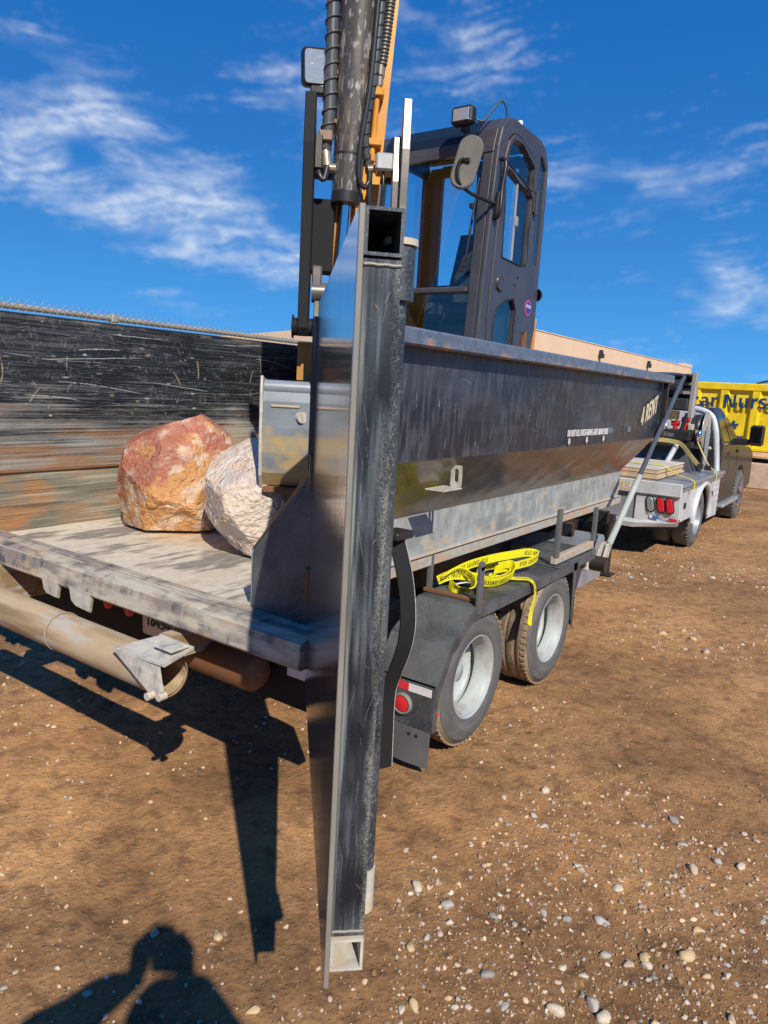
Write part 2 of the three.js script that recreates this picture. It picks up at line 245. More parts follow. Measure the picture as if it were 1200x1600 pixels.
// rail and rim
const rimSheet = new Sheet(1024, 128).fill((u, v) => { const n = fbm(u * 60, v * 4, 4, 60, 4, 23), m = fbm(u * 18, v * 3, 4, 18, 3, 43); let c = mixc([.075, .10, .14], [.15, .185, .235], n); c = mixc(c, [.36, .215, .16], clamp((m + Math.abs(v - .5) * .75 - .8) * 5) * .8); return c; });
for (let i = 0; i < 110; i++) rimSheet.scratch(rnd, rnd() * 1024, rnd() * 128, Math.PI / 2 + (rnd() - .5) * .9, 8 + rnd() * 40, .9 + rnd() * 1.5, rnd() < .6 ? [.6, .6, .58] : [.45, .26, .17], .3 + rnd() * .5, (rnd() - .5) * .6, .3);
const railSheet = new Sheet(1024, 128).fill((u, v) => { const n = fbm(u * 70, v * 6, 4, 70, 6, 53), m = fbm(u * 20, v * 3, 4, 20, 3, 63); return mixc(mixc([.30, .295, .27], [.52, .47, .38], n), [.50, .31, .17], clamp((m - .52) * 5) * .7); });
// dusty blue-black tube steel of the gate frame
const frameSheet = new Sheet(512, 1024).fill((u, v) => { const n = fbm(u * 70, v * 140, 4, 70, 140, 3), m = fbm(u * 5, v * 9, 5, 5, 9, 13), sp = vn(u * 170, v * 340, 170, 340, 5); const run = fbm(u * 26, v * 5, 4, 26, 5, 33), g2 = fbm(u * 150, v * 300, 3, 150, 300, 43); let c = mixc([.012, .015, .021], [.042, .053, .065], clamp(m * 1.8 - .4)); c = mixc(c, [.20, .225, .23], clamp((run - .40) * 2.2) * clamp(m * 2.1 - .5) * .6); c = mixc(c, [.27, .29, .28], clamp((g2 - .55) * 5) * .6 * clamp(n * 2 - .45)); return sp > .96 ? mixc(c, [.5, .5, .46], .5) : c; });
for (let i = 0; i < 40; i++) frameSheet.scratch(rnd, rnd() * 512, rnd() * 1024, Math.PI / 2 + (rnd() - .5) * .5, 20 + rnd() * 100, .8 + rnd() * 1.2, [.42, .43, .42], .3 + rnd() * .3, (rnd() - .5) * .5, .3);
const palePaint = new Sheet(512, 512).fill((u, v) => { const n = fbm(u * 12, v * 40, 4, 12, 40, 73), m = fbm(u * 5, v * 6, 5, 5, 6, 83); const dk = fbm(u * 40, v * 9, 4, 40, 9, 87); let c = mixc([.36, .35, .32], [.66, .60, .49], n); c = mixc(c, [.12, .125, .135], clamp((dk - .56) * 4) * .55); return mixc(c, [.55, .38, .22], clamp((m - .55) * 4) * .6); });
// dust-coated pipe
const dustPipe = new Sheet(512, 512).fill((u, v) => { const n = fbm(u * 8, v * 40, 4, 8, 40, 93), m = fbm(u * 5, v * 7, 5, 5, 7, 103); return mixc(mixc(mixc([.36, .24, .125], [.50, .38, .24], n), [.20, .125, .065], clamp((m - .46) * 5) * .8), [.42, .42, .39], clamp((fbm(u * 9, v * 26, 5, 9, 26, 95) - .58) * 7) * .6); });
// worn hydraulic barrel
const barrel = new Sheet(256, 1024).fill((u, v) => { const n = fbm(u * 9, v * 14, 5, 9, 14, 113), m = fbm(u * 20, v * 9, 4, 20, 9, 123); let c = mixc([.058, .053, .049], [.10, .09, .08], n); c = mixc(c, [.24, .165, .105], clamp((m - .54) * 5) * .6); return mixc(c, [.46, .44, .40], clamp((fbm(u * 30, v * 26, 5, 30, 26, 133) - .6) * 7) * .7); });
const tread = new Sheet(256, 256).fill((u, v) => { const n = fbm(u * 10, v * 10, 5, 10, 10, 143); return mixc([.075, .076, .078], [.16, .15, .135], n); });
const mudRubber = new Sheet(256, 256).fill((u, v) => { const n = fbm(u * 9, v * 9, 5, 9, 9, 153); return mixc([.075, .062, .05], [.36, .25, .15], clamp(n * 1.8 - .4)); });
const fenderSheet = new Sheet(512, 512).fill((u, v) => { const n = fbm(u * 110, v * 60, 4, 110, 60, 163), m = fbm(u * 6, v * 6, 5, 6, 6, 173); return mixc([.034, .037, .042], [.115, .12, .122], clamp(m * 1.9 - .45) * (.75 + .25 * n)); });
for (let i = 0; i < 700; i++) fenderSheet.scratch(rnd, rnd() * 512, rnd() * 512, .9 + (rnd() - .5) * .4, 14 + rnd() * 70, .6 + rnd() * .5, [.26, .27, .27], .2 + rnd() * .2, 0, .3);
const skinStreak = greyTex(512, 512, (u, v) => .5 * fbm(u * 90, v * 3, 4, 90, 3, 183) + .5 * fbm(u * 6, v * 4, 4, 6, 4, 193), .8, 1.3);
const skinSheet = new Sheet(512, 512).fill((u, v) => { const n = fbm(u * 70, v * 3, 4, 70, 3, 203), m = fbm(u * 5, v * 5, 5, 5, 5, 213); return mixc([.36, .35, .37], mixc([.24, .19, .16], [.40, .35, .31], n), clamp(m * 2 - .8)); });
for (let i = 0; i < 60; i++) skinSheet.scratch(rnd, rnd() * 512, rnd() * 512, Math.PI / 2 + (rnd() - .5) * .5, 14 + rnd() * 60, .8 + rnd() * 1.2, [.05, .05, .06], .5, 0, .3);
const slopeSheet = new Sheet(1024, 256).fill((u, v) => { const n = fbm(u * 7 + v * 2.0, v * 12 - u * 0, 5, 7, 12, 273), m = fbm(u * 24, v * 3, 4, 24, 3, 283); return mixc(mixc([.13, .115, .10], [.23, .20, .175], n), [.34, .27, .20], clamp((m - .56) * 4) * .6); });
for (let i = 0; i < 170; i++) slopeSheet.scratch(rnd, rnd() * 1024, rnd() * 256, -.75 + (rnd() - .5) * .35, 20 + rnd() * 150, 1 + rnd() * 3, rnd() < .7 ? [.42, .38, .33] : [.07, .06, .05], .15 + rnd() * .35, (rnd() - .5) * .2, .4);
const sillSheet = new Sheet(1024, 128).fill((u, v) => { const n = fbm(u * 90, v * 3, 4, 90, 3, 293), m = fbm(u * 16, v * 4, 5, 16, 4, 303), f = fbm(u * 40, v * 26, 4, 40, 26, 313); let c = mixc([.38, .335, .265], [.58, .51, .39], f); c = mixc(c, [.20, .16, .15], clamp((m - .38) * 4) * .8); c = mixc(c, [.055, .06, .07], clamp((n - .50) * 5) * clamp(m * 2.2 - .6) * .9); return mixc(c, [.52, .36, .2], clamp((fbm(u * 22, v * 5, 4, 22, 5, 323) - .6) * 5) * .6); });
const postSheet = new Sheet(128, 2048).fill((u, v) => { // u across the face, v up the post
  const run = fbm(u * 14, v * 9, 4, 14, 9, 353), m = fbm(u * 3, v * 12, 5, 3, 12, 363), g = fbm(u * 40, v * 600, 4, 40, 600, 373), sp = vn(u * 60, v * 1000, 60, 1000, 7); let c = mixc([.010, .013, .018], [.045, .055, .066], clamp(m * 1.9 - .45)); c = mixc(c, [.17, .195, .205], clamp((run - .42) * 2.6) * clamp(m * 2.2 - .55) * .7);
  const edge = clamp((u - .70 + (m - .5) * .5) * 3.4) * clamp((g - .36) * 3); c = mixc(c, [.40, .38, .32], edge * .62); const el = clamp((.14 - u + (run - .5) * .2) * 9); c = mixc(c, [.30, .31, .29], el * .6); if (sp > .90) c = mixc(c, [.42, .43, .41], (sp - .90) * 6 * clamp(m * 1.6)); return c; });
for (let i = 0; i < 26; i++) postSheet.scratch(rnd, rnd() * 128, rnd() * 2048, Math.PI / 2 + (rnd() - .5) * .5, 20 + rnd() * 130, .8 + rnd(), [.42, .42, .40], .3 + rnd() * .4, (rnd() - .5) * .4, .3);
for (let i = 0; i < 9; i++) postSheet.scratch(rnd, 20 + rnd() * 90, rnd() * 2048, rnd() * 3, 12 + rnd() * 30, 1.5 + rnd() * 2, [.42, .22, .13], .7, 0, .1);
const S = (sheet, sx, sy, rough, metal = 0, o = {}) => new THREE.MeshStandardMaterial({ map: sheet.tex(sx, sy), roughness: rough, metalness: metal, ...o });
const M = {
  blackWall: S(blackWall, 4.9, .78, .5, 0, { bumpMap: fineBump, bumpScale: .0015 }), ledge: S(ledge, 2.2, .38, .6), rustBand: S(rustBand, 2.2, .34, .7), floor: S(floorSheet, 2.0, 2.0, .62, .1, { bumpMap: fineBump, bumpScale: .002 }),
  outer: S(outer, 5.2, .56, .38), lower: S(lower, 3.2, .34, .62), rim: S(rimSheet, 2.4, .1, .4), rail: S(railSheet, 2.2, .1, .7), slope: new THREE.MeshStandardMaterial({ map: slopeSheet.tex(2.4, .4), metalness: .7, roughness: .26, roughnessMap: roughTex, bumpMap: greyTex(256, 256, (u, v) => fbm(u * 4, v * 3, 3, 4, 3, 223), 2.4, 1.2), bumpScale: .012 }),
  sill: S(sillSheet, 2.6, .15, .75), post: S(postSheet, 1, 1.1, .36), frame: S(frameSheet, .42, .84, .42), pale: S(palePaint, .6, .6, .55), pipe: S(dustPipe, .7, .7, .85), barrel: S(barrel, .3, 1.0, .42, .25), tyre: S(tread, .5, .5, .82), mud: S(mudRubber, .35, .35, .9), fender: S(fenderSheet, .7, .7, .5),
  skin: S(skinSheet, .9, 1.3, .11, .9, { bumpMap: skinStreak, bumpScale: .0005 }),
  black: mat(.022, .023, .026, .45), blackGloss: mat(.016, .018, .023, .2), blackMatt: mat(.03, .03, .032, .8), darkSteel: mat(.055, .05, .046, .5, .4), steel: mat(.30, .265, .225, .45, .7), silver: mat(.50, .50, .48, .45, .3), chrome: mat(.8, .8, .8, .09, 1, { clean: 1 }),
  rust: mat(.22, .10, .045, .85), orange: mat(.78, .34, .03, .45), orangeWorn: mat(.5, .24, .05, .6), brass: mat(.58, .5, .36, .4, .6), hose: mat(.032, .034, .036, .55), hoseWrap: mat(.09, .095, .1, .5),
  cab: mat(.072, .068, .075, .4), cabDark: mat(.02, .02, .022, .5), rubberSeal: mat(.012, .012, .013, .7, 0, { clean: 1 }), wheelWhite: S(new Sheet(512, 128).fill((u, v) => { const n = fbm(u * 12, v * 6, 5, 12, 6, 333), m = fbm(u * 40, v * 30, 4, 40, 30, 343); return mixc(mixc([.36, .385, .375], [.46, .485, .47], m), [.27, .20, .13], clamp((n + v * .12 - .54) * 4) * .45); }), 1, 1, .5), red: mat(.62, .02, .025, .25, 0, { clean: 1 }), redTape: mat(.72, .04, .05, .35), whiteTape: mat(.8, .8, .82, .35), lampRing: mat(.24, .23, .21, .7),
  plateWhite: mat(.62, .64, .66, .4), ink: mat(.02, .02, .03, .6, 0, { clean: 1 }), cream: mat(.78, .70, .50, .55), white: mat(.8, .8, .8, .5), yellowWeb: null, glassSky: null,
  lens: new THREE.MeshPhysicalMaterial({ color: rgb(.62, .64, .60), roughness: .2, metalness: .65, clearcoat: 1, clearcoatRoughness: .1, bumpMap: fineBump, bumpScale: .002 }),
  glass: new THREE.MeshPhysicalMaterial({ color: rgb(.93, .99, 1), roughness: .02, transmission: 1, thickness: 0, ior: 1.5 }),
  tan: S(new Sheet(512, 512).fill((u, v) => { const n = fbm(u * 8, v * 8, 5, 8, 8, 233), s = fbm(u * 60, v * 60, 3, 60, 60, 243); return mulc([.74, .54, .36], .9 + .12 * n + .06 * s); }), 9, 9, .9), galv: mat(.55, .50, .40, .5, .3), wire: mat(.5, .5, .5, .45, .6),
  truckPaint: new THREE.MeshPhysicalMaterial({ color: rgb(.034, .031, .030), roughness: .5, metalness: 0, specularIntensity: .6, clearcoat: .3, clearcoatRoughness: .15, map: grimeTex }), bedSilver: mat(.66, .69, .72, .5, .1), bedGrey: mat(.34, .37, .41, .45, .2), truckGlass: new THREE.MeshPhysicalMaterial({ color: rgb(.012, .02, .034), roughness: .07, specularIntensity: .6 }), blackPlastic: mat(.02, .02, .021, .6),
  yellow: mat(.95, .68, .012, .5), blue: mat(.01, .05, .18, .5), dustLip: mat(.62, .38, .2, .9), concrete: mat(.62, .44, .30, .95), ply: mat(.72, .53, .33, .85), plyTop: mat(.72, .64, .52, .85), shirt: mat(.1, .12, .2, .9), skinTone: mat(.5, .3, .2, .6)
};
{ // yellow webbing with printed letters
  const c = document.createElement('canvas'); c.width = 1024; c.height = 64; const x = c.getContext('2d'); x.fillStyle = '#e9df14'; x.fillRect(0, 0, 1024, 64);
  for (let i = 0; i < 1024; i += 4) { x.fillStyle = i % 8 ? 'rgba(190,175,0,.35)' : 'rgba(255,255,120,.25)'; x.fillRect(i, 0, 2, 64); } x.fillStyle = '#2a2a12'; x.font = 'bold 46px sans-serif'; x.fillText('RITE WLL 1515KG  RITE', 20, 49);
  const t = new THREE.CanvasTexture(c); t.colorSpace = THREE.SRGBColorSpace; wrap(t, .62, .05); M.yellowWeb = new THREE.MeshStandardMaterial({ map: t, roughness: .6 });
  M.yellowPlain = mat(.78, .66, .02, .7); M.strapOld = mat(.72, .60, .22, .75);
}

function uvAlong(g, o, u, v) { const p = g.attributes.position, a = new Float32Array(p.count * 2), q = V(); for (let i = 0; i < p.count; i++) { q.fromBufferAttribute(p, i).sub(o); a[i * 2] = q.dot(u); a[i * 2 + 1] = q.dot(v); } g.setAttribute('uv', new THREE.BufferAttribute(a, 2)); return g; }
// dented sheet: grid from corner o spanning vectors U and W, thickness t along the back; d(a, b) bulges it along the front normal
function panel(o, U, W, nu, nw, t, d = () => 0) {
  const N = U.clone().cross(W).normalize(), pos = [], uv = [], nrm = [], P = (a, b, k) => o.clone().addScaledVector(U, a).addScaledVector(W, b).addScaledVector(N, k);
  const lu = U.length(), lw = W.length(), front = [];
  for (let j = 0; j <= nw; j++) for (let i = 0; i <= nu; i++) front.push(P(i / nu, j / nw, d(i / nu, j / nw)));
  const g = new THREE.BufferGeometry(), idx = [], at = (i, j) => j * (nu + 1) + i;
  for (const p of front) pos.push(p.x, p.y, p.z);
  for (let j = 0; j <= nw; j++) for (let i = 0; i <= nu; i++) { uv.push(i / nu * lu, j / nw * lw); const p = front[at(i, j)].clone().addScaledVector(N, -t); pos.push(p.x, p.y, p.z); }
  const n = front.length; uv.push(...uv);
  for (let j = 0; j < nw; j++) for (let i = 0; i < nu; i++) { const a = at(i, j), b = at(i + 1, j), c = at(i + 1, j + 1), e = at(i, j + 1); idx.push(a, b, c, a, c, e, a + n, c + n, b + n, a + n, e + n, c + n); }
  const rim = (a, b) => idx.push(a, a + n, b + n, a, b + n, b);
  for (let i = 0; i < nu; i++) { rim(at(i, 0), at(i + 1, 0)); rim(at(i + 1, nw), at(i, nw)); } for (let j = 0; j < nw; j++) { rim(at(0, j + 1), at(0, j)); rim(at(nu, j), at(nu, j + 1)); }
  g.setAttribute('position', new THREE.Float32BufferAttribute(pos, 3)); g.setAttribute('uv', new THREE.Float32BufferAttribute(uv, 2)); g.setIndex(idx);
  const ng = g.toNonIndexed(); ng.computeVertexNormals(); return toCreasedNormals(ng, .5);
}

// ------------------------------------------------------------------ dump trailer (world frame = trailer frame: -z is its front, +x its right)
const ZR = -1.80, ZF = -6.30, XC = -2.67;
const trailer = thing('dump_trailer', [XC, 0, -4], 'black high-sided dump trailer with open rear door, hitched behind the flatbed pickup', 'trailer');
{
  const T = trailer;
  // ---- bed floor, tail sill
  const fl = part(T, 'bed_floor', panel(V(-3.56, .92, ZR + .14), V(1.74, 0, 0), V(0, 0, -4.6), 20, 50, .012, (a, b) => .010 * (fbm(a * 4, b * 9, 3) - .5)), M.floor);
  part(T, 'tail_sill', crossY([[-1.656, .918], [-1.70, .932], [-1.796, .932], [-1.796, .826], [-1.66, .826], [-1.648, .838]], -3.92, -1.43), M.sill);
  // torn mud cakes that hang under the sill
  for (const [x, w, h] of [[-2.93, .11, .05], [-2.72, .14, .06]]) part(T, 'dried_mud', hull([[x, .85, -1.642], [x + w, .85, -1.642], [x + w * .95, .825 - h, -1.645], [x + w * .3, .825 - h * .9, -1.645], [x, .835, -1.672], [x + w, .835, -1.672], [x + w * .9, .815 - h, -1.665], [x + .01, .825 - h * .6, -1.645]]), M.pale);
  part(T, 'floor_lip', box(-3.55, -1.83, .9325, .9375, -1.79, -1.74, .002), M.sill);
  // ---- side walls: same section on both sides
  const side = (sgn, nm) => {
    const xl = XC + sgn * .87, xu = XC + sgn * 1.125, L = ZF - .1 - ZR, out = sgn > 0;
    return { xl, xu };
  };
  const R = side(1), Lf = side(-1);
  const bulge = (a, b) => .016 * (fbm(a * 6 + 3, b * 2, 3) - .5);
  // right wall, outside faces +x
  const rw = part(T, 'side_wall_panel', panel(V(-1.545, 1.455, ZR), V(0, 0, -4.44), V(0, .50, 0), 60, 8, .006, bulge), M.outer, 'black upper side panel with dusty vertical runs');
  part(T, 'side_slope_panel', panel(V(-1.797, 1.150, ZR), V(0, 0, -4.36), V(.252, .305, 0), 90, 10, .006, (a, b) => (.02 * (fbm(a * 14 + 7, b * 2, 4) - .5)) * Math.sin(Math.PI * b)), M.slope, 'glossy dark under-slope of the side wall');
  part(T, 'side_lower_panel', panel(V(-1.80, .93, ZR), V(0, 0, -4.40), V(0, .222, 0), 40, 4, .006, (a, b) => .004 * (fbm(a * 9, b * 2, 3) - .5)), M.lower, 'chalky grey lower side panel');
  const rimG = box(-1.545, -1.475, 1.909, 1.976, ZR - .02, -6.32, .008); part(T, 'top_rim', uvAlong(rimG, V(0, 1.905, 0), V(0, 0, -1), V(0, 1, 0)), M.rim);
  part(T, 'bottom_rail', uvAlong(box(-1.87, -1.788, .861, .926, ZR, -6.26, .006), V(0, .86, 0), V(0, 0, -1), V(0, 1, 0)), M.rail);
  part(T, 'rail_cap', uvAlong(box(-1.84, -1.776, .928, .938, ZR, -6.2, .003), V(0, .86, 0), V(0, 0, -1), V(0, 1, 0)), M.rail);
  part(T, 'rail_weld', cyl([-1.786, .9275, ZR], [-1.786, .9275, -6.22], .005, .005, 6), M.rust);
  // inside skins of the right wall
  part(T, 'inner_wall_panel', panel(V(-1.56, 1.46, -6.2), V(0, 0, 4.38), V(0, .44, 0), 10, 2, .006), M.blackWall);
  part(T, 'inner_slope_panel', panel(V(-1.814, 1.152, -6.2), V(0, 0, 4.38), V(.252, .305, 0), 10, 2, .005), M.ledge);
  // left wall, inside faces +x
  const dl = (a, b) => .014 * (fbm(a * 7, b * 3 + 5, 3) - .5);
  part(T, 'inner_wall_panel', panel(V(-3.562, 1.232, ZR + .19), V(0, 0, -4.69), V(-.045, .775, 0), 60, 10, .006, dl), M.blackWall, 'scratched black inner wall panel worn to rust below');
  part(T, 'inner_lower_panel', panel(V(-3.56, .90, ZR + .19), V(0, 0, -4.69), V(0, .325, 0), 40, 5, .006, dl), M.rustBand, 'rusty lowest band of the inner wall');
  part(T, 'ledge_bead', cyl([-3.557, 1.225, ZR + .19], [-3.557, 1.225, -6.3], .007, .007, 6), M.rust);
  part(T, 'top_rim', uvAlong(box(-3.72, -3.612, 1.985, 2.016, ZR + .19, -6.3, .008), V(0, 1.95, 0), V(0, 0, -1), V(0, 1, 0)), M.black);
  part(T, 'outer_wall_panel', box(-3.66, -3.635, .86, 1.98, ZR, -6.3), M.black);
  // end plates that close the wall section at the tail
  for (const s of [1, -1]) { const X = x => XC + s * x; const poly = [[X(.885), .865], [X(.885), 1.15], ...(s > 0 ? [[X(1.10), 1.40], [X(1.135), 1.45], [X(1.135), 1.47], [X(1.155), 1.47], [X(1.155), .865]] : [[X(.93), 1.98], [X(1.0), 1.98], [X(1.0), .865]])]; part(T, 'end_plate', crossProfile(poly, s > 0 ? ZR : ZR + .192, s > 0 ? ZR + .012 : ZR + .204), M.fender, 'black end plate of the side wall'); }
  // rear corner post with hinge barrels
  part(T, 'corner_post', box(-1.545, -1.512, 1.46, 1.96, ZR - .05, ZR + .015, .004), M.black);
  for (const y of [1.02, 1.4, 1.82]) part(T, 'hinge', cyl([-1.492, y, -1.776], [-1.492, y + .12, -1.776], .026, .026, 14), M.darkSteel);
  // front wall leaning in towards the floor
  part(T, 'front_wall', sideProfile([[-6.24, 1.98], [-6.30, 1.98], [-6.24, 1.46], [-6.18, 1.46]], -3.60, -1.55, .003), M.black); part(T, 'front_wall_foot', sideProfile([[-6.18, 1.459], [-6.24, 1.459], [-6.17, .93], [-6.11, .93]], -3.55, -1.802, .003), M.black);
  part(T, 'front_edge', hull([[-1.54, 1.91, -6.24], [-1.50, 1.91, -6.24], [-1.54, 1.46, -6.23], [-1.50, 1.46, -6.23], [-1.54, 1.91, -6.28], [-1.50, 1.46, -6.27], [-1.54, 1.46, -6.27], [-1.50, 1.91, -6.28]]), M.black);
  // hook bracket on the slope, plate ring at the seam, oval handle
  part(T, 'tie_bracket', [crossLoop(-1.60, -1.545, 1.315, 1.415, -2.86, .008), box(-1.64, -1.54, 1.306, 1.3145, -2.87, -2.70, .003)], M.pale, 'rusty pink slotted tie-down bracket');
  part(T, 'latch_knob', hull(ring3(V(-1.56, 1.305, -2.30), .02, .032, .012)), M.chrome);
  for (const z of [-4.92, -5.35]) part(T, 'wall_stain_plate', box(-1.543, -1.536, 1.52, 1.56, z, z - .08), M.rim);

  // ---- lettering
  const mx = (y, z, shear = 0) => M4(V(-1.533, y, z), V(0, shear, -1), V(0, 1, 0), V(1, 0, 0));
  const warn = words('DO NOT FILL ROCK-GRAVEL-DIRT ABOVE HERE', .04, .002, mx(1.518, -4.12)); warn.computeBoundingBox(); const wz = (4.88 - 4.12) / (warn.boundingBox.max.z - warn.boundingBox.min.z); warn.translate(0, 0, 4.12); warn.scale(1, 1, wz); warn.translate(0, 0, -4.12);
  part(T, 'warning_lettering', warn, M.white);
  for (const z of [-4.16, -4.47, -4.80]) part(T, 'arrow_mark', crossArrow(z), M.white);
  const rent = words('4 RENT', .14, .002, M4(V(-1.531, 1.560, -5.655), V(0, .26, -1).multiplyScalar(.66), V(0, 1, -.02), V(1, 0, 0))); part(T, 'rent_lettering', rent, M.cream);

  // ---- rear door, swung open towards the photographer: local a runs from the free edge to the hinge, n out to the trailer's outside
  const F0 = V(-.634, 0, -.836), H0 = V(-1.50, 0, -1.775), A = H0.clone().sub(F0), GL = A.length(); A.normalize(); const N = V(-A.z, 0, A.x); if (N.x < 0) N.negate();
  const G = M4(F0, A, V(0, 1, 0), A.clone().cross(V(0, 1, 0)));           // local x along, y up, z = A x Y
  const zs = A.clone().cross(V(0, 1, 0)).dot(N) > 0 ? 1 : -1;              // +n in local z
  const gb = (a0, a1, y0, y1, n0, n1, b) => box(a0, a1, y0, y1, zs * n0, zs * n1, b).applyMatrix4(G);
  const door = part(T, 'rear_door', uvAlong(box(0, GL - .02, .742, 2.0, -.0005 * zs, -.0085 * zs, .002), V(0, 0, 0), V(1, 0, 0), V(0, 1, 0)).applyMatrix4(G), M.skin, 'tall open rear door with mirror-worn steel skin');
  const hollow = (y0, y1) => { const w = .056, t = .005; return crossTube(GL - .03, w, y0, y1, t, zs).applyMatrix4(G); };
  part(door, 'top_tube', hollow(1.932, 1.998), M.frame); part(door, 'bottom_tube', hollow(.772, .832), M.pale);  // bottom tube coloured pale, standing for the sunlight inside its open end
  { const pg = box(.004, .07, .8335, 1.9305, zs * .001, zs * .057, .0025); uvAlong(pg, V(0, .8335, zs * .001), V(0, 0, zs / .056), V(0, 1, 0)); part(door, 'end_post', pg.applyMatrix4(G), M.post, 'dusty blue-black square post at the door edge'); for (const y of [.845, 1.92]) part(door, 'post_weld', tube([0, .2, .4, .6, .8, 1].map((f, i) => V(.0035, y + .0008 * (i % 2), zs * (.002 + f * .054)).applyMatrix4(G)), .0028, 6), M.edge ??= mat(.27, .25, .22, .6)); }
  part(door, 'mid_post', gb(.58, .64, .8335, 1.9305, .001, .060, .006), M.frame); part(door, 'hinge_post', gb(GL - .10, GL - .035, .8335, 1.9305, .001, .062, .006), M.frame);
  part(door, 'skin_edge', gb(-.003, .001, .742, 2.0, -.008, .0005, .001), M.edge ??= mat(.27, .25, .22, .6));
  
  const rodA = (a, y, n) => V(a, y, zs * n).applyMatrix4(G);
  part(door, 'latch_pipe', cyl(rodA(.115, .80, .068), rodA(.115, 1.93, .068), .0165, .0165, 20), M.frame);
  part(door, 'pipe_sleeve', [cyl(rodA(.115, 1.885, .070), rodA(.115, 1.967, .070), .0245, .0245, 20)], M.frame); part(door, 'pipe_cap', cyl(rodA(.115, 1.968, .070), rodA(.115, 1.978, .070), .028, .028, 20), M.pale);
  part(door, 'pipe_sleeve', cyl(rodA(.115, .80, .067), rodA(.115, .885, .067), .0205, .0205, 20), M.pale);
  part(door, 'latch_rod', [cyl(rodA(.20, .95, .075), rodA(.20, 1.72, .075), .011, .011, 12), gb(.18, .22, 1.62, 1.65, .012, .09, .003), gb(.18, .22, 1.0, 1.03, .012, .09, .003)], M.blackGloss);
  // bent plate strap that hangs behind the door
  const bx = [[-1.481, 1.183], [-1.455, 1.11], [-1.429, 1.03], [-1.41, .93], [-1.403, .834], [-1.413, .75], [-1.448, .635], [-1.472, .56], [-1.477, .491], [-1.475, .35], [-1.472, .215]].map(([x, y]) => [x, y, -2.25]);
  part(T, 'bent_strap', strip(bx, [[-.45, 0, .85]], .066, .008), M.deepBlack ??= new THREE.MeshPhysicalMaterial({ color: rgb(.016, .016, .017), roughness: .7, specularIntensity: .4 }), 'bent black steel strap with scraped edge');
  part(T, 'strap_edge', tube(bx.map(([x, y, z]) => [x + .016, y, z - .030]), .0035, 6), M.pale);
  part(T, 'strap_bracket', [box(-1.53, -1.44, 1.175, 1.205, -2.32, -2.20, .006), cyl([-1.49, 1.13, -2.26], [-1.49, 1.19, -2.26], .02, .02, 12), box(-1.80, -1.50, 1.165, 1.18, -2.31, -2.22, .003)], M.darkSteel);

  // ---- fenders, rear light panels, wheels on both sides
  for (const s of [1, -1]) {
    const X = x => XC + s * x, xo = X(1.20), xi = X(.875);
    part(T, 'fender_top', join(box(xi, xo, .722, .732, -3.06, -4.36, .002), box(X(1.194), xo, .665, .722, -3.05, -4.36, .002)), M.fender);
    part(T, 'fender_slope', sideProfile([[-3.06, .732], [-2.96, .728], [-2.735, .60], [-2.633, .440], [-2.641, .432], [-2.742, .592], [-2.962, .718], [-3.06, .722]], xi, xo, .001), M.fender, 'dust-streaked sloping fender plate');
    part(T, 'fender_side', sideProfile([[-3.055, .722], [-2.96, .718], [-2.742, .592], [-2.635, .43], [-2.625, .40], [-2.62, .215], [-2.66, .215], [-2.665, .37], [-2.77, .55], [-2.96, .665], [-3.055, .672]], X(1.195), xo + s * .001, .001), M.fender);
    part(T, 'light_panel', box(xi, X(1.195), .212, .432, -2.63, -2.622, .002), M.fender);
    if (s > 0) { // marker light, tape
      const lp = part(T, 'tail_light', lathe([[0, .02], [.036, .018], [.038, .010], [.038, 0]], 28, M4(V(-1.632, .318, -2.622), V(1, 0, 0), V(0, 0, 1), V(0, -1, 0))), M.red, 'round red tail light in a rubber ring');
      part(lp, 'rubber_ring', lathe([[.038, 0], [.039, .017], [.046, .019], [.051, .012], [.052, 0]], 28, M4(V(-1.632, .318, -2.6215), V(1, 0, 0), V(0, 0, 1), V(0, -1, 0))), M.lampRing);
      part(T, 'reflective_tape', box(-1.665, -1.606, .386, .424, -2.6215, -2.6195), M.redTape, 'red reflective tape'); part(T, 'reflective_tape', box(-1.6055, -1.483, .386, .424, -2.6215, -2.6195), M.whiteTape, 'white reflective tape');
      part(T, 'side_marker', cyl([-1.472, .30, -2.655], [-1.464, .30, -2.655], .008, .008, 10), M.red);
      for (const x of [-1.585, -1.545]) part(T, 'flap_bolt', cyl([x, .185, -2.612], [x, .185, -2.624], .009, .009, 8), M.darkSteel);
    }
    part(T, 'mud_flap', panel(V(s > 0 ? -1.73 : xo, .045, -2.618), V(.25, 0, 0), V(0, .17, 0), 6, 6, .008, (a, b) => .014 * Math.sin(a * 3) * (1 - b)), M.mud2 ??= mat(.12, .12, .118, .75), 'grey rubber mud flap');
    part(T, 'front_flap', [box(xi, xo, .30, .722, -4.36, -4.372, .002), sideProfile([[-4.30, .72], [-4.37, .72], [-4.37, .28], [-4.34, .34], [-4.33, .55]], X(1.193), xo, .001)], M.fender);
    for (const z of [-3.05, -4.05]) {
      const w = part(T, 'wheel', lathe([[.185, -.02], [.165, -.055], [.10, -.06], [.09, -.03], [.055, -.025], [.05, .01], [0, .015]], 36, M4(V(X(1.185) - s * .105, .35, z), V(0, 1, 0), V(s, 0, 0), V(0, 0, -s))), M.wheelWhite, 'white steel wheel');
      const ax = M4(V(X(1.185), .35, z), V(0, 1, 0), V(s, 0, 0), V(0, 0, -s));
      part(w, 'rim', lathe([[.176, -.10], [.172, -.085], [.180, -.05], [.186, -.046], [.188, -.022], [.200, -.018], [.208, -.004], [.214, -.006], [.214, -.02], [.205, -.06], [.20, -.21]], 48, ax), M.wheelWhite);
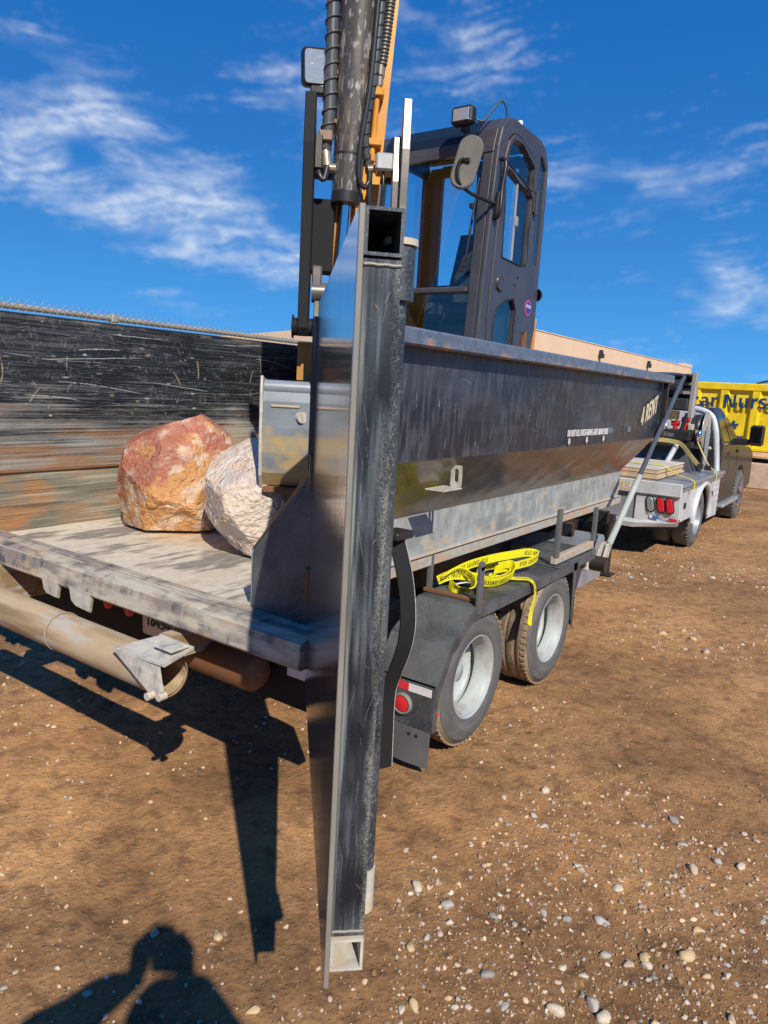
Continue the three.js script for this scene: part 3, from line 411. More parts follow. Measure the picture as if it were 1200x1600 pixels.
      { const bl = []; for (let q = 0; q < 56; q++) for (const [o, wd] of [[-.034, .03], [-.196, .03]]) bl.push(box(-.011, .011, .340, .352, o - wd / 2, o + wd / 2, .002).applyMatrix4(new THREE.Matrix4().makeRotationZ(q / 56 * 6.2832)).applyMatrix4(M4(V(X(1.185), .35, z), V(0, 1, 0), V(0, 0, s), V(s, 0, 0)))); part(w, 'tread_blocks', bl, M.mud); }
      part(w, 'tread', lathe([[.32, -.222], [.345, -.20], [.35, -.168], [.35, -.152], [.341, -.149], [.341, -.139], [.35, -.136], [.35, -.092], [.341, -.089], [.341, -.079], [.35, -.076], [.35, -.06], [.345, -.032], [.328, -.0125]], 64, ax), M.mud); part(w, 'tyre', lathe([[.205, -.20], [.206, -.224], [.25, -.232], [.30, -.23], [.326, -.218], [.33, -.2], [.33, -.03], [.328, -.012], [.322, -.015], [.32, -.014], [.318, -.006], [.29, .003], [.26, .004], [.256, .001], [.232, .001], [.222, -.004], [.213, -.006]], 64, ax), M.tyre);
      for (let k = 0; k < 8; k++) { const a = k * Math.PI / 4; part(w, 'lug_nut', cyl([X(1.185) - s * .158, .35 + .075 * Math.cos(a), z + .075 * Math.sin(a)], [X(1.185) - s * .135, .35 + .075 * Math.cos(a), z + .075 * Math.sin(a)], .011, .011, 6), M.steel); }
    }
  }
  for (const z of [-3.05, -4.05]) part(T, 'axle', cyl([XC - 1.0, .35, z], [XC + 1.0, .35, z], .055, .055, 16), M.darkSteel);
  // stakes on the fender
  part(T, 'fender_stake', box(-1.812, -1.785, .725, .935, -3.06, -3.085, .003), M.mudSteel ??= mat(.13, .14, .15, .5)); part(T, 'fender_stake', [box(-1.486, -1.468, .69, .93, -2.985, -3.03, .003), cyl([-1.486, .93, -3.0075], [-1.468, .93, -3.0075], .0225, .0225, 14)], M.mudSteel);
  part(T, 'stake_base', box(-1.81, -1.468, .7325, .752, -3.03, -3.06, .003), M.rust);
  part(T, 'fender_stake', box(-1.515, -1.49, .79, 1.09, -4.03, -4.075, .003), M.mudSteel); part(T, 'fender_stake', box(-1.515, -1.49, .70, 1.03, -4.70, -4.74, .003), M.mudSteel); part(T, 'stake_base', box(-1.53, -1.49, .752, .80, -4.03, -4.74, .004), M.rail);
  part(T, 'step_plate', [box(-1.86, -1.47, .733, .742, -4.03, -4.40, .003), box(-1.86, -1.50, .66, .73, -4.38, -4.80, .004)], M.fender);

  // ---- chassis below
  part(T, 'frame_rail', [box(-2.28, -2.16, .56, .858, -1.95, -6.3, .006), box(-3.18, -3.06, .56, .858, -1.95, -6.3, .006)], M.black);
  part(T, 'rear_crossmember', [box(-3.85, -1.50, .52, .82, -1.93, -1.99, .006)], M.deepBlack); part(T, 'crossmember', box(-3.6, -1.72, .76, .858, -2.5, -2.56), M.black); for (const z of [-4.9, -5.7]) part(T, 'crossmember', box(-3.6, -1.72, .76, .858, z, z - .06), M.black);  // rear member deepened so its shadow closes a lit strip on the ground
  for (const [x, m, l] of [[-1.61, M.redTape, 'red reflective tape'], [-1.73, M.whiteTape, 'white reflective tape'], [-2.18, M.redTape, 'red reflective tape']]) part(T, 'reflective_tape', box(x, x + .115, .645, .70, -1.9295, -1.9275), m, l);
  for (const x of [-2.86, -2.70]) part(T, 'marker_light', lathe([[0, .02], [.026, .016], [.03, 0]], 20, M4(V(x, .682, -1.929), V(1, 0, 0), V(0, 0, 1), V(0, -1, 0))), M.red, 'small round red marker light');
  const lic = part(T, 'license_plate', crossProfile(roundRect(-2.60, -2.30, .60, .745, .012), -1.928, -1.922), M.plateWhite, 'white licence plate with dark characters'); part(lic, 'plate_lettering', words('18494UA', .062, .002, M4(V(-2.58, .645, -1.9215), V(.72, 0, 0), V(0, 1, 0), V(0, 0, 1))), M.ink);
  const rol = part(T, 'rear_pipe', [lathe([[.070, 1.67], [.078, 1.67], [.078, 0], [.070, 0], [.070, 1.66]], 40, M4(V(-3.62, .69, -1.56), V(0, 1, 0), V(1, 0, 0), V(0, 0, -1))), cyl([-3.6, .69, -1.56], [-2.12, .69, -1.56], .0705, .0705, 30), lathe([[.0785, -.006], [.0785, .006], [.082, .004], [.082, -.004]], 40, M4(V(-2.63, .69, -1.56), V(0, 1, 0), V(1, 0, 0), V(0, 0, -1)))], M.pipe, 'dust-coated round pipe under the tail');
  part(rol, 'pipe_bracket', [hull([[-2.16, .772, -1.465], [-2.08, .80, -1.62], [-1.90, .80, -1.62], [-1.885, .778, -1.48], [-2.16, .764, -1.465], [-1.885, .768, -1.48], [-2.08, .79, -1.62], [-1.9, .79, -1.62]]), hull([[-2.15, .768, -1.462], [-1.90, .774, -1.462], [-1.87, .69, -1.452], [-1.92, .664, -1.452], [-2.15, .762, -1.474], [-1.90, .767, -1.474], [-1.87, .69, -1.466], [-1.92, .664, -1.466]]), box(-2.0, -1.9, .80, .812, -1.60, -1.52, .004)], M.pale, 'scraped angled bracket on the pipe end');
  for (const [x, z] of [[-1.91, -1.455], [-1.875, -1.475]]) part(rol, 'bracket_bolt', cyl([x, .672, z], [x, .672, z + .03], .014, .014, 10), M.pale);
  part(rol, 'pipe_arm', box(-3.40, -3.30, .64, .86, -1.60, -1.92, .004), M.pipe); part(rol, 'pipe_arm', box(-2.10, -2.04, .70, .80, -1.62, -1.94, .004), M.pipe);
  part(T, 'air_tank', lathe([[0, -.20], [.05, -.19], [.075, -.16], [.075, .16], [.05, .19], [0, .20]], 32, M4(V(-1.98, .655, -1.85), V(0, 1, 0), V(1, 0, 0), V(0, 0, -1))), M.rust, 'small rusty cylinder tank under the tail');
  part(T, 'front_box', [box(-3.3, -1.74, .30, .66, -4.85, -5.75, .01), box(-1.745, -1.735, .60, .64, -4.85, -5.75, .003)], M.bedGrey); part(T, 'drawbar', [hull([[-2.3, .55, -6.2], [-2.3, .68, -6.2], [-2.6, .55, -7.75], [-2.6, .68, -7.75], [-2.2, .55, -6.2], [-2.2, .68, -6.2], [-2.55, .55, -7.75], [-2.55, .68, -7.75]]), hull([[-3.04, .55, -6.2], [-3.04, .68, -6.2], [-2.74, .55, -7.75], [-2.74, .68, -7.75], [-3.14, .55, -6.2], [-3.14, .68, -6.2], [-2.79, .55, -7.75], [-2.79, .68, -7.75]]), box(-2.80, -2.54, .54, .69, -7.7, -7.9), box(-2.72, -2.62, .50, .62, -7.88, -8.19)], M.black);
  part(T, 'jack_leg', [cyl([-2.67, .012, -7.2], [-2.67, .9, -7.2], .045, .045, 14), box(-2.77, -2.57, 0, .014, -7.3, -7.1), box(-2.86, -2.48, .60, .66, -7.16, -7.24)], M.bedGrey); part(T, 'landing_leg', [cyl([-2.10, .012, -7.1], [-2.10, .60, -7.1], .04, .04, 12), box(-2.18, -2.02, 0, .013, -7.18, -7.02), box(-2.3, -2.06, .54, .62, -7.06, -7.14)], M.darkSteel);
  // ---- tarp gear: pivot, swing arm, roller housing at the headboard
  const piv = V(-1.50, .60, -4.93), tip = V(-1.50, 1.94, -6.68), kn = piv.clone().lerp(tip, .46);
  const arm = part(T, 'tarp_arm', [cyl(piv.clone().lerp(tip, .09), piv.clone().lerp(tip, .43), .024, .022, 16)], mat(.46, .50, .46, .5), 'pale green lower half of the tarp swing arm');
  part(arm, 'upper_arm', [cyl(kn.clone().lerp(piv, .08), tip, .0185, .0185, 16), tube([tip, V(-1.5, 1.985, -6.74), V(-1.56, 2.0, -6.77), V(-1.9, 2.0, -6.78)], .018, 12)], M.armBlue ??= mat(.085, .10, .125, .42)); part(arm, 'arm_fork', [hull([[-1.53, .74, -5.06], [-1.51, .74, -5.06], [-1.53, .58, -4.97], [-1.51, .58, -4.97], [-1.53, .58, -4.88], [-1.51, .58, -4.88], [-1.53, .74, -4.99], [-1.51, .74, -4.99]]), hull([[-1.49, .74, -5.06], [-1.47, .74, -5.06], [-1.49, .58, -4.97], [-1.47, .58, -4.97], [-1.49, .58, -4.88], [-1.47, .58, -4.88], [-1.49, .74, -4.99], [-1.47, .74, -4.99]])], M.pale);
  part(arm, 'pivot_drum', cyl([-1.56, .60, -4.93], [-1.455, .60, -4.93], .055, .055, 24), M.darkSteel); part(T, 'pivot_mount', [box(-1.62, -1.565, .55, .68, -4.86, -5.0, .006), box(-1.86, -1.60, .60, .66, -4.9, -4.97, .004)], M.pale);
  part(T, 'tarp_roller', [cyl([-3.7, 1.90, -6.95], [-1.56, 1.90, -6.95], .075, .065, 20), tube([[-3.7, 1.95, -6.90], [-2.8, 1.975, -6.92], [-1.9, 1.96, -6.90], [-1.60, 1.9, -6.92]], .035, 8)], M.hose); part(T, 'tarp_housing', [box(-3.80, -1.53, 1.69, 1.80, -7.15, -7.45, .01), box(-3.80, -1.53, 2.005, 2.025, -7.1, -7.5, .004), box(-3.80, -1.53, 1.801, 2.004, -7.45, -7.5, .004)], M.blackMatt); for (const y of [1.84, 1.93]) part(T, 'housing_slat', box(-3.7, -1.55, y, y + .03, -7.42, -7.445, .004), M.silver); part(T, 'housing_post', box(-1.529, -1.49, 1.62, 2.05, -7.2, -7.3, .004), M.silver);
  part(T, 'housing_support', [box(-3.7, -3.62, .68, 1.72, -6.35, -6.43), box(-2.1, -2.02, .66, 1.72, -6.36, -6.44), box(-3.7, -1.62, 1.60, 1.68, -6.36, -7.3)], M.black);
  part(T, 'tarp_rope', tube([[-1.60, 1.84, -6.5], [-1.585, 1.68, -6.52], [-1.60, 1.55, -6.55], [-1.70, 1.30, -6.65]], .006, 6), M.hose);
}
function crossY(poly, x0, x1) { return sideProfile(poly, x0, x1, .003); }
function crossLoop(x0, x1, y0, y1, z, t) { const h = roundRect(x0 + .017, x1 - .014, y0 + .022, y1 - .015, .011); return crossProfile(roundRect(x0, x1, y0, y1, .008), z, z - t, 0, [h]); }
function crossArrow(z) { const poly = [[z - .012, 1.508], [z + .012, 1.508], [z + .012, 1.488], [z + .024, 1.488], [z, 1.466], [z - .024, 1.488], [z - .012, 1.488]]; return sideProfile(poly, -1.533, -1.531); }
function crossTube(L, w, y0, y1, t, zs) { const g = plate([[0, y0], [w, y0], [w, y1], [0, y1]].map(([a, b]) => [-a * zs, b]), L, 0, [[[t, y0 + t], [w - t, y0 + t], [w - t, y1 - t], [t, y1 - t]].map(([a, b]) => [-a * zs, b])]); g.applyMatrix4(M4(V(0, 0, zs * .001), V(0, 0, -1), V(0, 1, 0), V(1, 0, 0))); return uvm(g); }
function ring3(c, rx, rz, h) { const o = []; for (let k = 0; k < 14; k++) { const a = k / 14 * 6.283; for (const y of [0, h]) o.push(V(c.x + rx * Math.cos(a), c.y + y, c.z + rz * Math.sin(a))); } return o; }

// ------------------------------------------------------------------ excavator standing in the bed, facing the tail
const excavator = thing('excavator', [-2.67, .93, -4.6], 'compact excavator with dark grey cab and yellow arm standing in the trailer bed', 'excavator');
{
  const E = excavator;
  // tracks, slew ring, deck, counterweight
  for (const x of [-3.35, -2.12]) {
    const prof = []; for (let k = 0; k <= 10; k++) { const a = Math.PI / 2 + Math.PI * k / 10; prof.push([-5.35 + .2 * Math.cos(a) * 1, 1.135 + .2 * Math.sin(a)]); } const q = prof.map(([z, y]) => [z - .0, y]); const o = []; for (let k = 0; k <= 10; k++) { const a = -Math.PI / 2 + Math.PI * k / 10; o.push([-4.0 + .2 * Math.cos(a), 1.135 + .2 * Math.sin(a)]); } for (let k = 0; k <= 10; k++) { const a = Math.PI / 2 + Math.PI * k / 10; o.push([-5.4 + .2 * Math.cos(a), 1.135 + .2 * Math.sin(a)]); }
    part(E, 'rubber_track', sideProfile(o, x - .15, x + .15, .02), M.hose);
  }
  part(E, 'undercarriage', [box(-3.2, -2.27, 1.05, 1.30, -4.2, -5.2, .02), cyl([-2.72, 1.30, -4.7], [-2.72, 1.44, -4.7], .32, .32, 32)], M.blackMatt);
  part(E, 'deck', [box(-3.55, -1.95, 1.442, 1.86, -3.98, -5.45, .05)], M.cab); part(E, 'engine_hood', [box(-3.52, -2.0, 1.862, 2.03, -4.86, -5.5, .05), box(-3.52, -3.0, 1.862, 2.03, -4.05, -4.855, .05)], M.orange);
  // ---- cab shell: real openings with panes
  const x0 = -3.04, x1 = -2.10, zf = -4.0, zr = -4.80, y0 = 1.865, y1 = 3.40;
  const shellTop = (z) => z;
  const P = .075;
  // side profile with rounded top corners
  const outline = [[zf + .06, y0], [zf + .035, 2.15], [zf - .02, 2.9], [zf - .05, 3.2], [zf - .085, 3.31], [zf - .15, 3.385], [zf - .24, 3.405], [zr + .16, 3.40], [zr + .07, 3.37], [zr + .01, 3.28], [zr, 3.1], [zr, 2.2], [zr + .10, y0]];
  const door = [[-4.075, 1.90], [-4.05, 2.2], [-4.095, 2.9], [-4.12, 3.16], [-4.16, 3.27], [-4.23, 3.325], [-4.33, 3.335], [-4.56, 3.27], [-4.60, 3.22], [-4.60, 2.3], [-4.50, 1.90]];
  const qwin = [[-4.66, 2.62], [-4.76, 2.62], [-4.765, 3.24], [-4.70, 3.30], [-4.66, 3.30]];
  const cabf = part(E, 'cab_frame', [sideProfile(outline, x1 - .03, x1, .006, [door, qwin]), sideProfile(outline, x0, x0 + .03, .006, [[[-4.09, 2.45], [-4.12, 3.2], [-4.18, 3.28], [-4.7, 3.28], [-4.7, 2.45]]]), box(x0 + .03, x1 - .03, 3.36, 3.40, zf - .20, zr + .06, .01), box(x0 + .03, x1 - .03, y0, y0 + .05, zf + .04, zr + .08)], M.cab, 'dark grey cab shell with rounded roof');
  // front: roof brow, pillars, sill bar
  part(cabf, 'front_pillar', sideProfile([[zf + .055, y0], [zf + .03, 2.15], [zf - .025, 2.9], [zf - .055, 3.2], [zf - .14, 3.2], [zf - .11, 2.9], [zf - .05, 2.15], [zf - .03, y0]], x1 - .105, x1 - .031, .008), M.cab); part(cabf, 'front_pillar', sideProfile([[zf + .055, y0], [zf + .03, 2.15], [zf - .025, 2.9], [zf - .055, 3.2], [zf - .14, 3.2], [zf - .11, 2.9], [zf - .05, 2.15], [zf - .03, y0]], x0 + .031, x0 + .09, .008), M.cab);
  part(cabf, 'roof_brow', sideProfile([[zf - .045, 3.17], [zf - .05, 3.205], [zf - .082, 3.305], [zf - .15, 3.382], [zf - .23, 3.40], [zf - .23, 3.36], [zf - .15, 3.33], [zf - .11, 3.27], [zf - .085, 3.17]], x0 + .031, x1 - .031, .004), M.cab);
  part(cabf, 'roof_window', sideProfile([[zf - .068, 3.245], [zf - .088, 3.305], [zf - .145, 3.378], [zf - .16, 3.372], [zf - .105, 3.30], [zf - .085, 3.245]].map(([z, y]) => [z + .006, y + .004]), x0 + .1, x1 - .16, .001), M.truckGlass);
  part(cabf, 'sill_bar', box(x0 + .09, x1 - .105, 2.345, 2.385, zf - .03, zf + .035, .01), M.cab);
  part(cabf, 'windscreen', hull([[x0 + .09, 2.386, zf + .012], [x1 - .105, 2.386, zf + .012], [x0 + .09, 3.17, zf - .068], [x1 - .105, 3.17, zf - .068], [x0 + .09, 2.386, zf + .008], [x1 - .105, 2.386, zf + .008], [x0 + .09, 3.17, zf - .072], [x1 - .105, 3.17, zf - .072]]), M.glass); part(cabf, 'lower_windscreen', box(x0 + .09, x1 - .105, 1.93, 2.344, zf + .012, zf + .008, .001), M.glass);
  part(cabf, 'rear_pillar', [box(x0 + .03, x0 + .13, 2.0, 3.35, zr + .004, zr + .05, .004), box(x1 - .2, x1 - .03, 2.0, 3.35, zr + .004, zr + .05, .004), box(x0 + .13, x1 - .2, y0, 2.52, zr + .02, zr + .05, .004), box(x0 + .13, x1 - .2, 3.28, 3.36, zr + .02, zr + .05, .004), box(-2.62, -2.52, 2.52, 3.28, zr + .02, zr + .05, .004)], M.cabDark); part(cabf, 'rear_window', box(x0 + .13, x1 - .2, 2.52, 3.28, zr + .030, zr + .034, .001), M.glass); part(cabf, 'side_window', box(x0 + .013, x0 + .017, 2.45, 3.28, -4.09, -4.70, .001), M.glass);
  part(cabf, 'corner_window', panel(V(x1 - .012, 2.62, -4.655), V(0, 0, -.11), V(0, .68, 0), 4, 6, .004), M.glass);
  part(cabf, 'window_curve', hull([[x1 - .004, 2.60, -4.77], [x1 - .004, 3.30, -4.77], [x1 - .03, 2.60, -4.835], [x1 - .03, 3.30, -4.835], [x1 - .09, 2.60, -4.85], [x1 - .09, 3.30, -4.85], [x1 - .09, 2.6, -4.80], [x1 - .09, 3.3, -4.80]]), M.glass);
  // door set a little proud, with its windows
  const dHoles = [[[-4.185, 2.585], [-4.46, 2.575], [-4.545, 2.60], [-4.55, 3.02], [-4.17, 3.09]], [[-4.165, 3.13], [-4.55, 3.06], [-4.55, 3.20], [-4.36, 3.285], [-4.24, 3.28], [-4.18, 3.22]], [[-4.14, 1.945], [-4.135, 2.18], [-4.17, 2.27], [-4.28, 2.335], [-4.40, 2.36], [-4.44, 2.30], [-4.43, 1.97]]];
  const dr = part(E, 'door', sideProfile(door.map(([z, y]) => [z + (z > -4.3 ? -.012 : .012), y + (y > 2.6 ? -.012 : .008)]), x1 - .028, x1 + .008, .006, dHoles), M.cab, 'cab door with three windows');
  part(dr, 'door_window', sideProfile(dHoles[0], x1 - .012, x1 - .008), M.glass); part(dr, 'door_window', sideProfile(dHoles[1], x1 - .012, x1 - .008), M.glass); part(dr, 'door_window', sideProfile(dHoles[2], x1 - .012, x1 - .008), M.glass);
  part(dr, 'window_divider', [box(x1 - .006, x1 + .004, 2.59, 3.06, -4.335, -4.35, .001), box(x1, x1 + .014, 2.80, 2.86, -4.335, -4.37, .002)], M.silver);
  for (const h of dHoles) part(dr, 'window_seal', tube([...h, h[0]].map(([z, y]) => V(x1 + .009, y, z)).flatMap((p, i, a) => i < a.length - 1 ? [p, p.clone().lerp(a[i + 1], .5)] : [p]), .0045, 6), M.rubberSeal);
  part(dr, 'lock', lathe([[0, .012], [.03, .012], [.036, .008], [.04, .014], [.048, .012], [.05, 0]], 24, M4(V(x1 + .008, 2.43, -4.18), V(0, 1, 0), V(1, 0, 0), V(0, 0, -1))), M.cab); part(dr, 'screw', [cyl([x1 + .006, 2.50, -4.44], [x1 + .014, 2.50, -4.44], .008, .008, 8), cyl([x1 + .006, 2.45, -4.40], [x1 + .014, 2.45, -4.40], .008, .008, 8)], M.darkSteel);
  for (const y of [2.02, 2.92]) part(dr, 'hinge', [cyl([x1 + .016, y, -4.612], [x1 + .016, y + .15, -4.612], .013, .013, 10), box(x1, x1 + .012, y + .02, y + .13, -4.59, -4.64, .002)], y < 2.5 ? M.rust : M.cab);
  part(cabf, 'grab_rail', tube([[x1 + .004, 2.78, -4.045], [x1 + .04, 2.80, -4.035], [x1 + .042, 2.95, -4.05], [x1 + .04, 3.11, -4.07], [x1 + .004, 3.13, -4.08]], .013, 10), M.cabDark);
  part(cabf, 'round_sticker', lathe([[0, .001], [.052, .001], [.052, 0]], 30, M4(V(x1 + .001, 2.335, -4.655), V(0, 1, 0), V(1, 0, 0), V(0, 0, -1))), mat(.75, .06, .16, .4), 'round red and blue sticker'); part(cabf, 'sticker_center', lathe([[0, .002], [.04, .002], [.04, .001]], 26, M4(V(x1 + .0015, 2.335, -4.66), V(0, 1, 0), V(1, 0, 0), V(0, 0, -1))), mat(.03, .05, .42, .4)); part(cabf, 'sticker_lettering', words('ATLAS', .021, .001, M4(V(x1 + .0036, 2.335, -4.622), V(0, -.04, -.9), V(0, 1, 0), V(1, 0, 0))), M.white);
  part(cabf, 'round_knob', lathe([[0, .03], [.02, .03], [.045, .025], [.045, 0]], 20, M4(V(x1 - .02, 2.44, -4.80), V(1, 0, 0), V(0, 0, -1), V(0, 1, 0))), M.blackMatt); part(E, 'yellow_edge', box(x1 - .05, x1 - .002, 1.87, 2.28, -4.80, -4.83, .004), M.orange);
  // roof: work light, wire, aerial knob
  const wl = part(cabf, 'roof_lamp', [box(-2.375, -2.235, 3.31, 3.41, -3.93, -4.0, .012), box(-2.325, -2.285, 3.28, 3.315, -3.97, -4.02, .004)], M.blackPlastic, 'rectangular roof work lamp'); part(wl, 'lens', box(-2.358, -2.252, 3.326, 3.394, -3.927, -3.932, .003), M.lens);
  part(cabf, 'lamp_wire', tube([[-2.25, 3.35, -4.0], [-2.21, 3.34, -4.03], [-2.17, 3.42, -4.08], [-2.14, 3.47, -4.12], [-2.12, 3.44, -4.14], [-2.115, 3.39, -4.15]], .006, 6), M.hose); part(cabf, 'roof_bolt', lathe([[0, .03], [.015, .025], [.018, 0]], 12, M4(V(x1 - .02, 3.40, -4.35), V(1, 0, 0), V(0, 1, 0), V(0, 0, 1))), M.white);
  // mirror on its arm
  const mir = part(cabf, 'mirror', plate(roundRect(-.072, .072, -.15, .15, .07), .03, .008).applyMatrix4(new THREE.Matrix4().makeRotationFromEuler(new THREE.Euler(-.08, .35, -.20)).setPosition(V(-2.165, 3.035, -3.80))), mat(.20, .19, .17, .35), 'dusty oval back of the rear-view mirror');
  part(mir, 'mirror_arm', tube([[-2.165, 3.05, -3.755], [-2.185, 3.03, -3.745], [-2.185, 2.93, -3.75], [-2.15, 2.885, -3.80], [-2.105, 2.865, -3.93], [-2.085, 2.86, -4.03]], .0105, 8), M.cabDark); part(mir, 'mirror_clamp', [box(-2.195, -2.13, 3.03, 3.055, -3.76, -3.775, .003), cyl([-2.075, 2.80, -4.04], [-2.075, 2.93, -4.05], .017, .017, 10)], M.darkSteel);
  part(cabf, 'wiper', [cyl([-2.23, 2.50, -3.965], [-2.20, 3.02, -4.02], .009, .006, 8), cyl([-2.25, 2.47, -3.955], [-2.23, 2.56, -3.965], .017, .015, 10), box(-2.235, -2.21, 2.84, 2.87, -3.98, -4.01, .003)], M.cabDark);
  // inside the cab
  part(E, 'seat', [box(-2.75, -2.32, 2.22, 2.34, -4.30, -4.68, .04), hull([[-2.74, 2.34, -4.62], [-2.33, 2.34, -4.62], [-2.70, 2.86, -4.72], [-2.37, 2.86, -4.72], [-2.74, 2.34, -4.72], [-2.33, 2.34, -4.72], [-2.69, 2.86, -4.76], [-2.38, 2.86, -4.76]]), box(-2.65, -2.42, 1.92, 2.22, -4.38, -4.62, .02)], M.blackMatt); part(E, 'console', [box(-2.92, -2.78, 1.92, 2.42, -4.15, -4.65, .02), box(-2.30, -2.17, 1.92, 2.40, -4.25, -4.6, .02)], M.cabDark); part(E, 'control_lever', [cyl([-2.27, 2.40, -4.34], [-2.26, 2.60, -4.31], .012, .009, 8), cyl([-2.26, 2.60, -4.31], [-2.258, 2.70, -4.30], .018, .015, 10), cyl([-2.84, 2.42, -4.3], [-2.83, 2.66, -4.27], .014, .014, 8), cyl([-2.5, 1.93, -4.12], [-2.46, 2.28, -4.16], .01, .01, 8)], M.cabDark);
  const ext = part(E, 'extinguisher', lathe([[0, 0], [.045, .005], [.05, .02], [.05, .22], [.04, .26], [.015, .28], [0, .28]], 20, M4(V(-2.46, 2.66, -4.70), V(1, 0, 0), V(0, 1, 0), V(0, 0, 1))), M.plateWhite); part(ext, 'cap', cyl([-2.46, 2.93, -4.70], [-2.46, 3.0, -4.70], .045, .03, 16), M.red);

  // ---- boom and stick: the arm is swung towards the photographer. Local frame: x to the right seen from the tail, z towards it
  const o = V(-1.962, 0, -2.52), dz = V(.614, 0, .789), dx = V(.789, 0, -.614); const A = M4(o, dx, V(0, 1, 0), dz), W = g => g.applyMatrix4(A), wv = (x, y, z) => V(x, y, z).applyMatrix4(A);
  part(E, 'boom_foot', [cyl([-3.05, 1.80, -3.86], [-3.05, 2.1, -3.86], .16, .16, 20), W(box(-.14, .08, 1.80, 2.16, -1.9, -1.45, .02))], M.orange);
  const boomPts = [[-1.62, 2.05], [-1.5, 3.3], [-1.15, 4.15], [-.55, 4.55], [-.02, 4.45], [-.10, 4.25], [-.60, 4.27], [-.98, 3.95], [-1.25, 3.2], [-1.38, 2.0]];
  const boomG = plate(boomPts, .22, .01); boomG.applyMatrix4(new THREE.Matrix4().makeBasis(V(0, 0, 1), V(0, 1, 0), V(-1, 0, 0)).setPosition(V(.09, 0, 0))); part(E, 'boom', W(boomG), M.orange);
  // stick: box section, leaning slightly, top to the right
  const lean = (y) => (y - 2.54) * .055; // sideways lean of the arm
  const stickG = hull([[-.105, 2.0, -.32], [.065, 2.0, -.32], [-.105, 2.0, -.15], [.065, 2.0, -.15], [-.10, 4.5, -.46], [.21, 4.5, -.46], [-.10, 4.5, -.20], [.21, 4.5, -.20]]); const stick = part(E, 'stick', W(stickG), M.orange, 'yellow stick of the excavator arm');
  part(stick, 'side_plate', W(hull([[-.098, 1.95, -.30], [-.090, 1.95, -.30], [-.098, 1.95, -.10], [-.090, 1.95, -.10], [-.085, 2.60, -.28], [-.077, 2.60, -.28], [-.085, 2.60, -.08], [-.077, 2.60, -.08]])), M.orangeWorn);
  part(stick, 'edge_strip', W(hull([[-.088, 2.45, -.165], [-.06, 2.45, -.165], [-.052, 3.55, -.165], [-.02, 3.55, -.165], [-.088, 2.45, -.155], [-.06, 2.45, -.155], [-.052, 3.55, -.155], [-.02, 3.55, -.155]])), M.rust);
  part(stick, 'cylinder_barrel', [cyl(wv(-.043, 2.535, -.06), wv(-.002, 3.75, -.03), .062, .098, 36)], M.barrel, 'scraped grey hydraulic cylinder'); part(stick, 'barrel_collar', cyl(wv(-.044, 2.515, -.06), wv(-.043, 2.56, -.06), .064, .064, 36), M.darkSteel); part(stick, 'barrel_band', cyl(wv(-.0375, 2.70, -.056), wv(-.037, 2.71, -.056), .068, .068, 36), M.darkSteel); part(stick, 'cylinder_rod', cyl(wv(-.068, 2.02, -.06), wv(-.044, 2.515, -.06), .026, .026, 28), M.chrome);
  part(stick, 'rod_end', [cyl(wv(-.16, 2.06, -.06), wv(.06, 2.06, -.06), .05, .05, 20)], M.darkSteel);
  // hoses with spiral guards
  const spiral = (pts, r, turns, rw, m, nm) => { const c = new THREE.CatmullRomCurve3(pts.map(p => wv(...p)), false, 'centripetal'); part(stick, nm, new THREE.TubeGeometry(c, 60, r, 12, false).toNonIndexed(), M.hoseWrap); const n = turns * 14, hp = [], fr = c.computeFrenetFrames(n, false); for (let i = 0; i <= n; i++) { const t = i / n, a = i / 14 * 6.283, p = c.getPointAt(t); hp.push(p.addScaledVector(fr.normals[i], Math.cos(a) * r).addScaledVector(fr.binormals[i], Math.sin(a) * r)); } const cc = new THREE.CatmullRomCurve3(hp); part(stick, 'spiral_guard', new THREE.TubeGeometry(cc, n, rw, 5, false).toNonIndexed(), m); };
  spiral([[-.13, 3.7, -.03], [-.128, 3.27, -.02], [-.126, 2.98, -.02], [-.13, 2.80, -.02], [-.138, 2.72, -.03]], .026, 17, .0065, mat(.10, .105, .11, .45), 'hose');
  spiral([[.068, 3.3, -.0], [.05, 3.0, .0], [.03, 2.85, -.01], [.028, 2.75, -.02], [.045, 2.67, -.04]], .017, 14, .004, M.hose, 'hose');
  spiral([[.125, 3.6, -.14], [.098, 3.24, -.13], [.084, 3.10, -.13]], .02, 34, .0045, M.steel, 'hose');
  part(stick, 'hose', [tube([[.055, 3.3, .03], [.036, 2.95, .02], [.008, 2.72, .01], [.012, 2.60, .0], [.035, 2.575, -.01], [.05, 2.60, -.02]].map(p => wv(...p)), .011, 8), tube([[-.14, 2.72, -.03], [-.16, 2.66, .0], [-.155, 2.60, .03], [-.14, 2.585, .03], [-.125, 2.64, .02]].map(p => wv(...p)), .012, 8), tube([[.052, 2.66, -.03], [.055, 2.56, -.03], [.07, 2.45, -.05]].map(p => wv(...p)), .013, 8)], M.hose);
  part(stick, 'hose_band', W(box(-.165, -.11, 2.745, 2.785, -.05, .012, .004)), mat(.35, .24, .16, .7)); for (const [a, b, r, n] of [[[-.128, 2.65, -.02], [-.138, 2.72, -.03], .022, 8], [[-.118, 2.64, .0], [-.09, 2.64, .0], .018, 12], [[.045, 2.655, -.03], [.08, 2.66, -.03], .016, 8], [[.078, 3.06, -.13], [.079, 3.11, -.13], .021, 6], [[.077, 3.02, -.13], [.078, 3.055, -.13], .017, 6]]) part(stick, 'fitting', cyl(wv(...a), wv(...b), r, r, n), M.brass);
